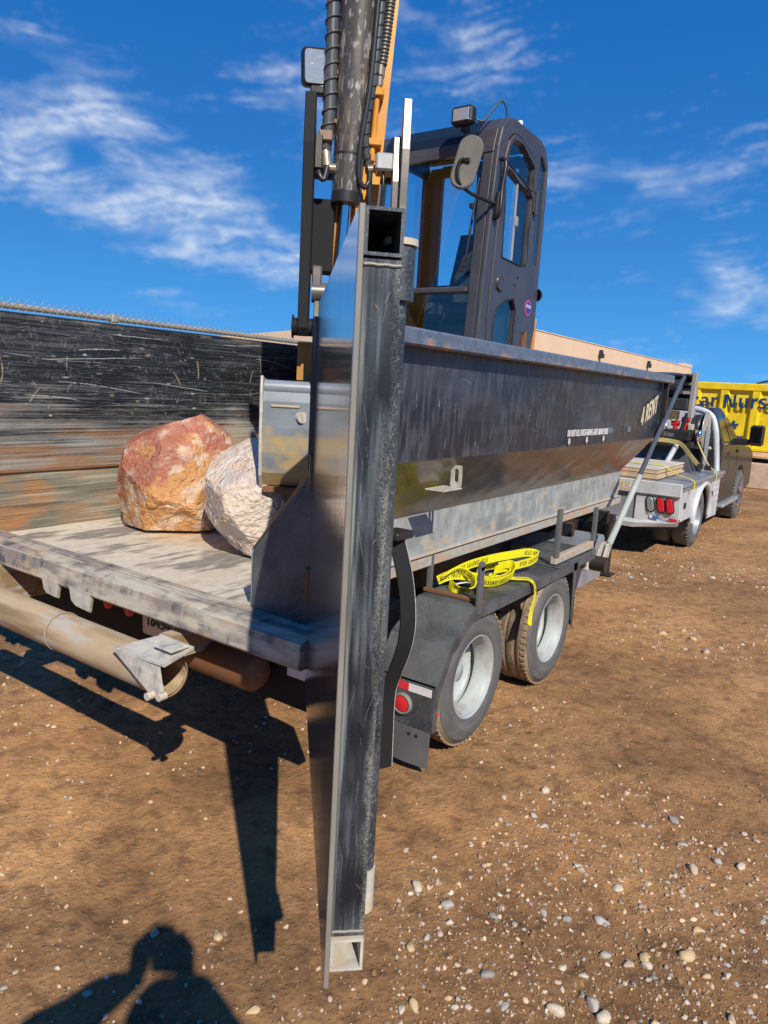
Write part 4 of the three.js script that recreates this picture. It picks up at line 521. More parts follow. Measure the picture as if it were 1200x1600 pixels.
  // hard line and its clamps on the right flank
  part(stick, 'hard_line', [cyl(wv(.074, 3.03, -.13), wv(.060, 2.74, -.13), .0125, .0125, 12), cyl(wv(.060, 2.715, -.13), wv(.060, 2.745, -.13), .02, .02, 6)], M.orange); for (const y of [2.99, 2.79]) part(stick, 'line_clamp', W(box(.035, .10, y - .015, y + .015, -.165, -.105, .004)), M.orange);
  for (const y of [3.02, 2.83]) part(stick, 'hose_bolt', W(box(-.155, -.09, y - .01, y + .01, -.16, -.02, .003)), M.orangeWorn);
  // work lamp on the left flank
  const lamp = part(stick, 'arm_lamp', W(plate(roundRect(-.062, .062, -.072, .072, .02), .05, .01).applyMatrix4(new THREE.Matrix4().makeRotationFromEuler(new THREE.Euler(.15, .25, .03)).setPosition(V(-.195, 3.04, -.07)))), M.blackPlastic, 'square work lamp with clouded lens'); part(lamp, 'lens', W(plate(roundRect(-.053, .053, -.062, .062, .016), .006, .002).applyMatrix4(new THREE.Matrix4().makeRotationFromEuler(new THREE.Euler(.15, .25, .03)).setPosition(V(-.1835, 3.0325, -.022)))), M.lens); part(lamp, 'lamp_bracket', [W(box(-.21, -.15, 2.93, 2.965, -.06, -.02, .006)), W(box(-.17, -.08, 2.945, 2.957, -.06, -.03, .003))], M.darkSteel);
  // side links of the bucket gear
  const link = (pts, x, t, m, nm) => { const g = plate(pts, t, .003); g.applyMatrix4(new THREE.Matrix4().makeBasis(V(0, 0, 1), V(0, 1, 0), V(-1, 0, 0)).setPosition(V(x + t, 0, 0))); return part(stick, nm, W(g), m); };
  const lk = [[-.02, 2.93], [.03, 2.92], [.06, 2.72], [.055, 2.50], [.06, 2.2], [.07, 1.98], [.045, 1.945], [.0, 1.95], [-.02, 2.0], [-.04, 2.2], [-.05, 2.5], [-.05, 2.75]];
  link(lk, -.225, .045, M.deepBlack ??= new THREE.MeshPhysicalMaterial({ color: rgb(.016, .016, .017), roughness: .7, specularIntensity: .4 }), 'side_link'); link(lk.map(([z, y]) => [z, y]), .180, .034, M.steel, 'side_link'); link([[-.06, 2.77], [.0, 2.78], [.03, 2.6], [.03, 2.3], [-.06, 2.3]], .148, .028, M.steel, 'inner_link'); link([[-.06, 2.76], [.03, 2.76], [.04, 2.63], [-.06, 2.63]], -.178, .03, M.darkSteel, 'inner_link');
  part(stick, 'link_pin', [cyl(wv(-.21, 2.68, -.22), wv(.20, 2.68, -.22), .03, .03, 18)], M.darkSteel); part(stick, 'lug_plate', [W(box(.075, .15, 2.64, 2.71, -.08, .03, .008))], M.silver); part(stick, 'pin_chain', tube([[.11, 2.64, .0], [.112, 2.58, .01], [.108, 2.50, .0]].map(p => wv(...p)), .005, 6), M.darkSteel);
  part(stick, 'web_plate', W(box(-.19, -.09, 2.23, 2.53, -.16, -.05, .004)), M.deepBlack); part(stick, 'link_pin', [cyl(wv(-.245, 1.985, .02), wv(-.14, 1.985, .02), .038, .038, 18), cyl(wv(-.25, 1.985, .02), wv(-.243, 1.985, .02), .05, .05, 8)], M.deepBlack);  // web plate coloured near black in place of the shade over it
  link([[.0, 2.24], [.045, 2.24], [.05, 2.1], [.09, 1.98], [.08, 1.5], [.02, 1.3], [-.08, 1.3], [-.06, 2.0]], -.158, .024, M.darkSteel, 'ear_plate'); link([[.0, 2.20], [.045, 2.20], [.06, 2.0], [.08, 1.75], [.07, 1.5], [.02, 1.35], [-.08, 1.3], [-.06, 2.0]], -.085, .024, M.darkSteel, 'ear_plate'); part(stick, 'pin_boss', [cyl(wv(-.17, 2.13, .03), wv(-.06, 2.13, .03), .042, .042, 18), W(box(-.172, -.13, 2.14, 2.24, .0, .05, .006))], M.steel);
  part(stick, 'lower_arm', W(hull([[-.232, 1.93, -.10], [-.16, 1.93, -.10], [-.232, 1.76, -.10], [-.155, 1.76, -.10], [-.232, 1.93, -.2], [-.16, 1.93, -.2], [-.232, 1.76, -.2], [-.155, 1.76, -.2]])), M.orangeWorn); link([[.03, 1.76], [.08, 1.74], [.09, 1.68], [.06, 1.64], [.0, 1.66]], -.155, .05, mat(.62, .46, .3, .7), 'ear_tip');
  // bucket: curled back plate with side plates
  const back = [[.06, 1.70], [.075, 1.66], [.08, 1.55], [.075, 1.44], [.06, 1.36], [.02, 1.305], [-.10, 1.28]], outer = [...back, [-.105, 1.268], [.028, 1.293], [.071, 1.352], [.088, 1.44], [.093, 1.55], [.088, 1.664], [.07, 1.708]].map(p => p);
  const bk = plate([...back, ...outer.slice(back.length)].map(p => [p[0], p[1]]), .50, 0); bk.applyMatrix4(new THREE.Matrix4().makeBasis(V(0, 0, 1), V(0, 1, 0), V(-1, 0, 0)).setPosition(V(.142, 0, 0)));
  const bucket = part(E, 'bucket', W(bk), S(new Sheet(256, 256).fill((u, v) => { const n = fbm(u * 9, v * 12, 5, 9, 12, 253), m = fbm(u * 5, v * 4, 5, 5, 4, 263); return mixc(mixc([.23, .26, .285], [.14, .155, .17], n), [.40, .29, .13], clamp((m + step(.75, .2, v) * .4 - .68) * 5)); }), .5, .46, .5), 'grey curled bucket with dried mud'); { const g = bucket.geometry, p = g.attributes.position, uv = g.attributes.uv; for (let i = 0; i < p.count; i++) uv.setXY(i, p.getX(i), p.getY(i) + .93 - 1.27); }  // bucket greys darkened, partly as dirt, partly standing in for the arm's shadow
  const sp = [[.09, 1.77], [.10, 1.70], [.10, 1.55], [.095, 1.44], [.08, 1.34], [.035, 1.28], [-.10, 1.255], [-.40, 1.62], [-.30, 1.74], [0, 1.76]]; const sg = (x, t) => { const g = plate(sp, t, .003); g.applyMatrix4(new THREE.Matrix4().makeBasis(V(0, 0, 1), V(0, 1, 0), V(-1, 0, 0)).setPosition(V(x + t, 0, 0))); return W(g); }; part(bucket, 'side_plate', sg(-.372, .014), M.pale); part(bucket, 'side_plate', sg(.142, .014), M.pale);
  part(bucket, 'top_tube', cyl(wv(-.357, 1.722, .045), wv(.141, 1.722, .045), .032, .032, 20), M.bedGrey); part(bucket, 'weld_bar', [W(box(-.325, -.2, 1.638, 1.650, .082, .096, .004)), W(box(-.33, -.2, 1.540, 1.551, .078, .092, .004))], mat(.55, .42, .28, .8)); part(bucket, 'cutting_edge', W(box(-.356, .14, 1.262, 1.288, -.06, .062, .004)), M.rust); part(bucket, 'boss', cyl(wv(-.205, 1.60, .07), wv(-.185, 1.60, .10), .024, .024, 18), M.pale);
}

// ------------------------------------------------------------------ boulders in the bed
function boulder(name, c, ax, planes, k, amp, seed, colour, label) {
  const g0 = new THREE.IcosahedronGeometry(1, 70); g0.deleteAttribute('normal'); g0.deleteAttribute('uv'); const g = mergeVertices(g0, 1e-5), p = g.attributes.position, col = new Float32Array(p.count * 3), d = V();
  const R = V(.82, .03, -.57).normalize(), U = V(0, 1, 0), C = V(.57, 0, .82).normalize();   // the rock's own right, up and tail-facing directions
  const N = planes.map(q => [V(q[0], q[1], q[2]).normalize(), q[3]]); const rr = mulberry(seed * 31), sup = v => { let s = 0; for (const [n, h] of N) { const t = v.dot(n); if (t > .02) s += Math.pow(t / h, k); } return Math.pow(s, -1 / k); }; const chips = []; for (let i = 0; i < 70; i++) { const v = V(rr() - .5, rr() - .5, rr() - .5).normalize(); chips.push([v.clone().add(V(rr() - .5, rr() - .5, rr() - .5).multiplyScalar(.7)).normalize(), v.clone().multiplyScalar(sup(v) * (.86 + .12 * rr()))]); }
  for (let i = 0; i < p.count; i++) {
    d.fromBufferAttribute(p, i).normalize(); let s = 0; for (const [n, h] of N) { const t = d.dot(n); if (t > .02) s += Math.pow(t / h, k); } let r = Math.pow(s, -1 / k);
    const q = d.clone().multiplyScalar(r), w = fbm3(q.x * 1.6 + seed, q.y * 1.6, q.z * 1.6, 3), rid = 1 - Math.abs(2 * fbm3(q.x * 2.6 + seed * 2, q.y * 2.6 + 4, q.z * 2.6, 4) - 1), fine = fbm3(q.x * 9 + seed, q.y * 9, q.z * 9, 4);
    const crack = Math.abs(fbm3(q.x * 1.9 + 9, q.y * 3.2 + seed, q.z * 1.9, 3) - .5);
    const shelf = Math.floor((q.y * 3.4 + q.x * 2.1 + w * 3) ) * .5; r *= 1 + amp * ((w - .5) * 1.5 + (fbm3(q.x * 1.1 + shelf, q.y * 1.1, q.z * 1.1 + seed, 2) - .5) * .55 + (fine - .5) * .16 + (rid - .7) * .08);
    for (const [n, o] of chips) { const t = d.dot(n); if (t > .25 && n.y > -.25) { const lim = o.dot(n) / t; if (lim < r) r = lim; } } r *= 1 + (fine - .5) * .022 - .02 * step(.02, .0, Math.abs(fbm3(q.x * 2.2 + 3, q.y * 2.2, q.z * 2.2 + seed, 3) - .5)); q.copy(d).multiplyScalar(r); const cc = colour(q, fine, rid, w); col[i * 3] = cc[0]; col[i * 3 + 1] = cc[1]; col[i * 3 + 2] = cc[2];
    const o = V(c[0], c[1], c[2]).addScaledVector(R, q.x * ax[0]).addScaledVector(U, q.y * ax[1]).addScaledVector(C, q.z * ax[2]); o.y = Math.max(o.y, .937 + .004 * fine); p.setXYZ(i, o.x, o.y, o.z);
  }
  g.setAttribute('color', new THREE.BufferAttribute(col, 3)); const ng = g.toNonIndexed(); ng.computeVertexNormals(); const out = uvm(toCreasedNormals(ng, .45));
  return solo(name, out, new THREE.MeshStandardMaterial({ vertexColors: true, roughness: .68, bumpMap: fineBump, bumpScale: .012, map: grimeTex }), [c[0], .937, c[2]], label, 'boulder');
}
boulder('boulder', [-3.13, 1.232, -2.52], [.375, .40, .35], [[-1, 0, .15, .9], [-.75, .35, .5, .86], [0, -1, 0, .9], [1, -.1, 0, .92], [-.5, .86, .12, .72], [.62, .78, .05, .90], [.05, .35, 1, .80], [-.2, .72, .7, .74], [.72, .15, .7, .82], [.1, -.6, .8, .86], [-.7, -.72, .3, .98], [.6, -.8, .1, .98], [0, 0, -1, .9], [.3, .6, -.75, .92], [.05, .98, .1, .98], [-.45, -.2, .9, .84]], 26, .15, 3,
  (q, f, r, w) => { const n = fbm3(q.x * 3 + 3, q.y * 3, q.z * 3 + 8, 5), m = fbm3(q.x * 5 + 11, q.y * 9 - q.x * 4, q.z * 5, 4); let c = mixc([.66, .42, .24], [.74, .57, .42], n); c = mixc(c, [.60, .27, .07], clamp((m - .45) * 9) * .85); const red = clamp((n * 1.2 + f * .35 + q.y * .3 - q.x * .25 - .78) * 8); c = mixc(c, mixc([.34, .075, .045], [.52, .20, .12], f), red * .9); const low = clamp((fbm3(q.x * 8, q.y * 4 + q.x * 5, q.z * 8 + 3, 4) - .5) * 5) * clamp(-q.x * 1.6 + .1); c = mixc(c, [.26, .10, .06], low * .7); return mixc(c, [.76, .64, .50], clamp((.40 - m) * 5) * .5); }, 'large orange and red boulder resting against the rusty trailer wall');
boulder('boulder', [-2.40, 1.195, -2.42], [.34, .325, .29], [[-1, .05, .1, .74], [-.55, -.5, .6, .72], [0, -1, 0, .95], [1, 0, 0, .95], [-.06, 1, -.05, .88], [.0, .15, 1, .78], [-.75, .3, .55, .74], [.6, .1, .8, .82], [.2, -.55, .8, .86], [-.75, -.65, .2, .70], [0, 0, -1, .9], [.5, .7, .4, .98]], 30, .13, 21,
  (q, f, r, w) => { const n = fbm3(q.x * 3 + 13, q.y * 3, q.z * 3, 5), m = fbm3(q.x * 6, q.y * 6 + 7, q.z * 6, 4); let c = mixc([.78, .62, .48], [.80, .70, .60], n); c = mixc(c, [.74, .50, .32], clamp((m - .52) * 8) * .55); c = mixc(c, [.56, .44, .46], clamp((n - .55) * 4) * .5); c = mixc(c, [.42, .30, .22], step(.018, .0, Math.abs(fbm3(q.x * 2.2 + 3, q.y * 2.2, q.z * 2.2 + 21, 3) - .5)) * .6); return mixc(c, [.30, .22, .17], clamp((.36 - m) * 6) * .5); }, 'pale cream and pink boulder standing under the excavator bucket');

// ------------------------------------------------------------------ tie-down strap bundle on the fender
{
  const st = thing('tie_down_strap', [-1.64, .733, -3.45], 'loose yellow printed tie-down strap heaped on the trailer fender', 'strap');
  const w = .048, t = .004, up = [0, 1, 0];
  const loop = (pts, sd, nm = 'webbing') => part(st, nm, strip(pts, sd, w, t), M.yellowWeb);
  loop([[-1.80, .765, -3.16], [-1.74, .80, -3.18], [-1.66, .795, -3.26], [-1.60, .765, -3.36], [-1.58, .765, -3.52], [-1.62, .775, -3.66], [-1.70, .78, -3.62], [-1.72, .78, -3.45]], [[.3, .8, -.3], [.2, .9, .1], [.5, .7, .3], [.2, 1, 0]]);
  loop([[-1.78, .78, -3.20], [-1.72, .83, -3.32], [-1.68, .845, -3.48], [-1.63, .85, -3.66], [-1.58, .845, -3.84], [-1.545, .835, -3.87], [-1.54, .815, -3.80], [-1.58, .80, -3.66], [-1.64, .79, -3.5]], [[.1, 1, 0], [.1, 1, -.1], [.05, 1, 0], [.1, 1, .1], [.2, .9, .1]]);
  loop([[-1.76, .79, -3.14], [-1.70, .83, -3.20], [-1.63, .80, -3.22], [-1.60, .76, -3.16], [-1.66, .755, -3.12], [-1.73, .76, -3.16]], [[.5, .6, .4], [.4, .8, .3], [.7, .5, .2], [.6, .5, .3]]);
  loop([[-1.70, .765, -3.40], [-1.64, .77, -3.30], [-1.57, .765, -3.32], [-1.535, .775, -3.44], [-1.54, .80, -3.54], [-1.58, .82, -3.58], [-1.63, .81, -3.52]], [[.3, .9, 0], [.4, .8, .2], [.3, .9, .3], [.3, .9, 0]]);
  loop([[-1.66, .765, -3.48], [-1.60, .758, -3.50], [-1.53, .755, -3.55], [-1.478, .750, -3.60], [-1.452, .72, -3.625], [-1.447, .64, -3.635], [-1.450, .57, -3.61], [-1.44, .50, -3.58]], [[.4, 0, .9], [.5, 0, .85], [.2, 0, 1], [.0, 0, 1]], 'hanging_tail');
  part(st, 'webbing', strip([[-1.74, .745, -3.20], [-1.68, .76, -3.26], [-1.61, .755, -3.24], [-1.55, .745, -3.16]], [[.5, .2, .9]], .055, .006), M.whiteTape, 'white folded webbing end');
  part(st, 'ratchet', [box(-1.77, -1.70, .745, .80, -3.24, -3.31, .008), cyl([-1.79, .775, -3.27], [-1.68, .775, -3.27], .016, .016, 12)], M.darkSteel);
}

// ------------------------------------------------------------------ flatbed pickup
const truck = thing('pickup_truck', [-2.68, 0, -11], 'brown crew-cab pickup with silver flatbed service body in front of the trailer', 'pickup truck');
{
  const K = truck, xc = -2.68;
  // flatbed: deck, tail skirt, side boxes
  part(K, 'bed_deck', box(-3.70, -1.66, .845, .885, -8.16, -10.55, .006), M.bedGrey);
  const tail = part(K, 'tail_panel', hull([[-2.16, .845, -8.15], [-1.70, .845, -8.15], [-1.70, .42, -8.20], [-2.16, .36, -8.15], [-2.16, .845, -8.20], [-1.70, .845, -8.20], [-1.70, .42, -8.24], [-2.16, .36, -8.20]]), M.bedSilver, 'silver tail panel with lamp cluster');
  part(tail, 'top_band', box(-3.68, -1.68, .74, .888, -8.12, -8.16, .008), M.bedSilver); part(tail, 'recess_panel', [hull([[-2.16, .735, -8.17], [-3.2, .735, -8.17], [-2.16, .40, -8.17], [-3.2, .40, -8.17], [-2.16, .735, -8.21], [-3.2, .735, -8.21], [-2.16, .40, -8.21], [-3.2, .40, -8.21]]), box(-3.65, -3.2, .38, .735, -8.16, -8.2)], M.bedGrey); part(tail, 'lower_lip', hull([[-3.65, .40, -8.13], [-2.16, .40, -8.13], [-1.69, .455, -8.16], [-2.16, .345, -8.15], [-3.65, .345, -8.15], [-1.70, .41, -8.19], [-2.16, .345, -8.22], [-3.65, .345, -8.22], [-1.69, .455, -8.20]]), M.bedSilver);
  for (const x of [-1.995, -1.885, -1.79]) part(tail, 'lamp_bezel', crossProfile(roundRect(-.045, .045, -.09, .09, .042).map(([a, b]) => [x + a - b * .18, .635 + b]), -8.155, -8.134, .004), M.blackPlastic);
  for (const [x, m, l] of [[-1.995, M.lens, 'clear reversing lamp'], [-1.885, M.red, 'red oval brake lamp'], [-1.79, M.red, 'red oval brake lamp']]) { const o = roundRect(-.034, .034, -.078, .078, .033).map(([a, b]) => [x + a - b * .18, .635 + b]); part(tail, 'lamp', crossProfile(o, -8.138, -8.122, .006), m, l); }
  part(tail, 'red_reflector', box(-1.79, -1.70, .462, .498, -8.153, -8.162), M.redTape); part(tail, 'red_reflector', box(-1.685, -1.672, .462, .498, -8.16, -8.18), M.redTape); part(tail, 'blue_sticker', box(-1.96, -1.89, .475, .51, -8.140, -8.149), mat(.06, .2, .6, .5)); part(tail, 'white_sticker', box(-1.995, -1.961, .475, .51, -8.140, -8.149), M.white); part(tail, 'website_lettering', words('carrytrailers.com', .028, .001, M4(V(-2.03, .524, -8.137), V(.95, -.06, 0), V(0, 1, 0), V(0, 0, 1))), M.bedGrey); part(tail, 'orange_lettering', words('15', .085, .002, M4(V(-2.36, .765, -8.1195), V(1, 0, 0), V(0, 1, 0), V(0, 0, 1))), mat(.8, .42, .16, .5)); part(tail, 'side_marker', cyl([-1.735, .70, -8.145], [-1.735, .70, -8.125], .009, .009, 10), M.red);
  // side skirt with wheel arch
  const arch = []; for (let k = 0; k <= 14; k++) { const a = Math.PI * k / 14; arch.push([-9.40 + .47 * Math.cos(a), .36 + .44 * Math.sin(a)]); }
  for (const s of [1, -1]) {
    const X = x => xc + s * x; part(K, 'side_skirt', sideProfile([[-8.19, .845], [-8.19, .44], [-8.85, .44], [-8.93, .40], ...arch.slice(1, -1), [-9.87, .40], [-9.9, .30], [-10.5, .28], [-10.5, .845]], X(.955), X(.975), .003), M.bedSilver, 'silver bed skirt with round wheel arch');
    part(K, 'fender_flare', tube(arch.map(([z, y]) => V(X(.985), y, z)), .035, 8), M.bedSilver); part(K, 'side_rail', box(X(.95), X(1.0), .80, .85, -8.20, -10.55, .006), M.bedGrey);
    for (const y of [.50, .58, .66]) part(K, 'box_rib', box(X(.974), X(.985), y, y + .02, -9.95, -10.46, .004), M.bedSilver); part(K, 'box_latch', [cyl([X(.97), .62, -8.45], [X(.99), .62, -8.45], .035, .035, 16), cyl([X(.97), .62, -10.0], [X(.99), .62, -10.0], .03, .03, 16)], M.blackPlastic);
    // wheels: rear then front
    for (const [z, r, wd, xo] of [[-9.40, .375, .46, .95], [-12.42, .385, .25, .965]]) {
      const ax = M4(V(X(xo), r, z), V(0, 1, 0), V(s, 0, 0), V(0, 0, -s)); const w = part(K, 'wheel', lathe(wd > .4 ? [[.215, .0], [.205, -.03], [.18, -.10], [.09, -.13], [.08, -.10], [0, -.09]] : [[.225, -.01], [.21, -.03], [.1, -.02], [.06, .01], [0, .012]], 36, ax), wd > .4 ? M.bedGrey : M.darkSteel);
      const tp = wd > .4 ? [[.215, 0], [.235, .006], [.31, .008], [.35, -.01], [r, -.04], [r, -.19], [r - .03, -.215], [r - .08, -.22], [r - .08, -.25], [r - .03, -.255], [r, -.28], [r, -wd + .03], [.3, -wd], [.215, -wd]] : [[.22, 0], [.24, .006], [.32, .008], [.36, -.01], [r, -.04], [r, -wd + .04], [.32, -wd], [.22, -wd]]; part(w, 'tyre', lathe(tp, 48, ax), M.tyre);
      const n = 40; const blocks = []; for (let k = 0; k < n; k++) { const a = k / n * 6.283; blocks.push(box(-.012, .012, r - .006, r + .006, -.05, -.015, .002).applyMatrix4(new THREE.Matrix4().makeRotationZ(a)).applyMatrix4(M4(V(X(xo), r, z), V(0, 1, 0), V(0, 0, s), V(s, 0, 0)))); } part(w, 'tread_blocks', blocks, M.tyre);
      if (wd < .4) for (let k = 0; k < 8; k++) { const a = k * Math.PI / 4; part(w, 'spoke', hull([[-.02, .05, 0], [.02, .05, 0], [-.03, .215, 0], [.03, .215, 0], [-.018, .05, .03], [.018, .05, .03], [-.026, .21, .018], [.026, .21, .018]]).applyMatrix4(new THREE.Matrix4().makeRotationZ(a)).applyMatrix4(M4(V(X(xo) - s * .005, r, z), V(0, 1, 0), V(0, 0, s), V(s, 0, 0))), M.chrome); }
      part(K, 'brake_hub', cyl([X(xo - wd), r, z], [X(.3), r, z], .09, .09, 14), M.blackMatt);
    }
    part(K, 'running_board', [box(X(.86), X(1.02), .34, .40, -10.75, -12.0, .02)], M.bedGrey);
    // tow mirror
    const mirr = part(K, 'tow_mirror', box(X(1.10), X(1.29), 1.20, 1.50, -11.62, -11.72, .03), M.blackPlastic); part(mirr, 'mirror_glass', box(X(1.12), X(1.27), 1.23, 1.475, -11.612, -11.619, .01), M.silverGlass ??= mat(.7, .75, .8, .05, 1, { clean: 1 })); part(mirr, 'mirror_arm', box(X(.90), X(1.11), 1.20, 1.29, -11.64, -11.72, .015), M.blackPlastic);
  }
  part(K, 'bed_chassis', [box(-3.2, -2.1, .42, .80, -8.3, -13.0, .02)], M.blackMatt); part(K, 'exhaust_tip', cyl([-1.98, .40, -8.55], [-1.82, .36, -8.40], .035, .04, 14), M.darkSteel);
  // cab: lower body, greenhouse, hood
  const body = [[-10.62, .38], [-10.62, 1.24], [-12.05, 1.22], [-12.2, 1.19], [-13.25, 1.10], [-13.55, 1.02], [-13.62, .45], [-13.2, .40]]; const fa = []; for (let k = 0; k <= 12; k++) { const a = Math.PI - Math.PI * k / 12; fa.push([-12.42 + .46 * Math.cos(a), .38 + .45 * Math.sin(a)]); }
  part(K, 'cab_body', sideProfile([...body, ...fa, [-11.9, .36]], -3.60, -1.745, .03), M.truckPaint, 'glossy brown lower cab body');
  const gh = (x, y, z) => V(xc + x, y, z); const green = hull([gh(.92, 1.23, -10.66), gh(-.92, 1.23, -10.66), gh(.92, 1.20, -12.1), gh(-.92, 1.20, -12.1), gh(.74, 1.68, -10.74), gh(-.74, 1.68, -10.74), gh(.70, 1.72, -10.9), gh(-.70, 1.72, -10.9), gh(.70, 1.72, -11.4), gh(-.70, 1.72, -11.4), gh(.72, 1.66, -11.62), gh(-.72, 1.66, -11.62)]);
  part(K, 'cab_roof', green, M.truckPaint);
  const sideAt = (y, z, off = .006) => { const t = (y - 1.23) / .45; return V(xc + lerp(.92, .74, t) + off, y, z); };
  const winL = (poly, nm) => part(K, nm, hull([...poly.map(([z, y]) => sideAt(y, z, .004)), ...poly.map(([z, y]) => sideAt(y, z, -.03))]), M.truckGlass); winL([[-10.80, 1.27], [-11.26, 1.25], [-11.24, 1.62], [-10.84, 1.64]], 'rear_side_window'); winL([[-11.32, 1.25], [-11.98, 1.23], [-11.64, 1.58], [-11.30, 1.62]], 'front_side_window'); part(K, 'rear_window', box(xc - .6, xc + .6, 1.32, 1.62, -10.655, -10.70, .01), M.truckGlass); part(K, 'chrome_strip', box(-1.748, -1.74, 1.225, 1.24, -10.66, -12.05, .002), M.chrome);
  for (const z of [-11.22, -11.95]) part(K, 'door_handle', [box(-1.75, -1.725, 1.08, 1.105, z + .16, z, .008), box(-1.747, -1.742, 1.06, 1.12, z + .18, z - .02, .002)], M.truckPaint); for (const z of [-11.28, -12.02]) part(K, 'door_gap', box(-1.7465, -1.7435, .50, 1.21, z, z - .008, .001), M.ink);
  part(K, 'body_crease', box(-1.752, -1.738, .62, .635, -10.66, -11.95, .004), M.truckPaint); part(K, 'roof_light', box(xc - .1, xc + .1, 1.675, 1.70, -10.72, -10.78, .01), M.red);
  // headache rack with bent hoops and cross bars
  const rack = part(K, 'headache_rack', [tube([[-1.75, .885, -10.40], [-1.79, 1.2, -10.40], [-1.83, 1.44, -10.40], [-1.90, 1.61, -10.40], [-2.05, 1.685, -10.40], [-2.68, 1.695, -10.40], [-3.31, 1.685, -10.40], [-3.46, 1.61, -10.40], [-3.53, 1.44, -10.40], [-3.57, 1.2, -10.40], [-3.61, .885, -10.40]], .038, 12, 90)], M.bedSilver, 'silver bent-tube headache rack'); part(rack, 'rack_panel', [box(-3.44, -1.92, 1.30, 1.66, -10.385, -10.415, .01)], M.bedSilver); part(rack, 'rack_bar', box(-3.5, -1.85, 1.16, 1.20, -10.38, -10.42, .01), M.bedSilver);
}
// hose reels, pump box and tank standing on the flatbed
for (const [x, l] of [[-1.98, 'grey hose reel beside the headache rack upright'], [-2.62, 'grey hose reel behind the tarp arm on the flatbed']]) { const h = thing('hose_reel', [x, .886, -10.1], l, 'hose reel', 'hose reels on the flatbed'); part(h, 'reel', lathe([[.05, -.10], [.24, -.10], [.25, -.09], [.25, -.08], [.12, -.075], [.12, .075], [.25, .08], [.25, .09], [.24, .10], [.05, .10]], 32, M4(V(x, 1.42, -10.1), V(0, 1, 0), V(1, 0, 0), V(0, 0, -1))), M.silver); part(h, 'hose', lathe([[.12, -.072], [.20, -.06], [.205, 0], [.20, .06], [.12, .072]], 28, M4(V(x, 1.42, -10.1), V(0, 1, 0), V(1, 0, 0), V(0, 0, -1))), M.hose); part(h, 'stand', [box(x - .13, x - .11, .886, 1.44, -10.0, -10.2), box(x + .11, x + .13, .886, 1.44, -10.0, -10.2), cyl([x - .12, 1.42, -10.1], [x + .12, 1.42, -10.1], .03, .03, 10)], M.bedGrey); }
{ const b = thing('pump_skid', [-2.45, .886, -9.9], 'black pump skid with red valves carried on sloping legs over the plywood', 'pump'); part(b, 'toolbox', box(-2.95, -1.98, 1.28, 1.42, -9.62, -9.95, .02), M.blackPlastic); part(b, 'tank', [hull([[-3.1, .89, -9.75], [-1.95, .89, -9.75], [-3.0, 1.2, -9.85], [-2.1, 1.2, -9.85], [-3.1, .89, -10.3], [-1.95, .89, -10.3], [-3.0, 1.2, -10.25], [-2.1, 1.2, -10.25]])], mat(.10, .10, .11, .4)); part(b, 'leg', [cyl([-2.75, 1.28, -9.7], [-2.95, .89, -9.55], .035, .035, 8)], M.bedSilver); part(b, 'leg', cyl([-2.12, 1.28, -9.7], [-2.25, .89, -9.55], .035, .035, 8), M.bedSilver); part(b, 'brace', box(-3.0, -1.95, 1.20, 1.28, -9.66, -9.9, .01), M.darkSteel);
  for (const [x, y, m] of [[-2.20, 1.50, M.red], [-2.08, 1.55, M.red], [-2.34, 1.46, M.white]]) part(b, 'valve', [cyl([x, 1.42, -9.75], [x, y, -9.75], .03, .03, 12), cyl([x - .05, y, -9.75], [x + .05, y, -9.75], .035, .035, 12)], m); part(b, 'pressure_gauge', [cyl([-2.22, 1.58, -9.70], [-2.22, 1.58, -9.735], .06, .06, 20)], M.blackPlastic); part(b, 'gauge_face', cyl([-2.22, 1.58, -9.694], [-2.22, 1.58, -9.70], .05, .05, 20), M.white); part(b, 'nozzle', cyl([-2.11, 1.40, -9.68], [-2.06, 1.63, -9.72], .024, .03, 10), M.blackPlastic); part(b, 'handle_lamp', lathe([[0, .16], [.03, .14], [.045, .08], [.03, .01], [0, 0]], 14, M4(V(-1.90, 1.28, -9.75), V(1, 0, 0), V(0, 1, 0), V(0, 0, 1))), M.chrome); part(b, 'valve_post', box(-2.04, -1.97, 1.42, 1.5, -9.7, -9.78, .01), mat(.6, .55, .4, .6)); part(b, 'toolbox_lettering', words('toolite', .055, .001, M4(V(-2.42, 1.33, -9.619), V(1, 0, 0), V(0, 1, 0), V(0, 0, 1))), mat(.25, .25, .25, .5)); }
const boxb = thing('spool_box', [-2.50, 1.42, -9.75], 'small open grey steel box on the pump toolbox', 'box'); part(boxb, 'wall', [box(-2.60, -2.42, 1.421, 1.45, -9.66, -9.84), box(-2.60, -2.57, 1.45, 1.58, -9.66, -9.84), box(-2.47, -2.42, 1.45, 1.58, -9.66, -9.84), box(-2.57, -2.47, 1.45, 1.58, -9.82, -9.84)], M.darkSteel);
for (let k = 0; k < 7; k++) { const y = .887 + k * .020, j = (vn(k * 3.7, 2.2) - .5) * .04; solo('plywood_sheet', box(-2.98 + j, -1.98 + j, y, y + .017, -8.20 + j * .5, -9.50, .002), k === 6 ? M.plyTop : M.ply, [-2.5, y, -8.8], k === 6 ? 'bleached top sheet of the plywood stack on the flatbed' : 'plywood sheet inside the stack on the flatbed', 'plywood', 'plywood sheets stacked on the flatbed'); }
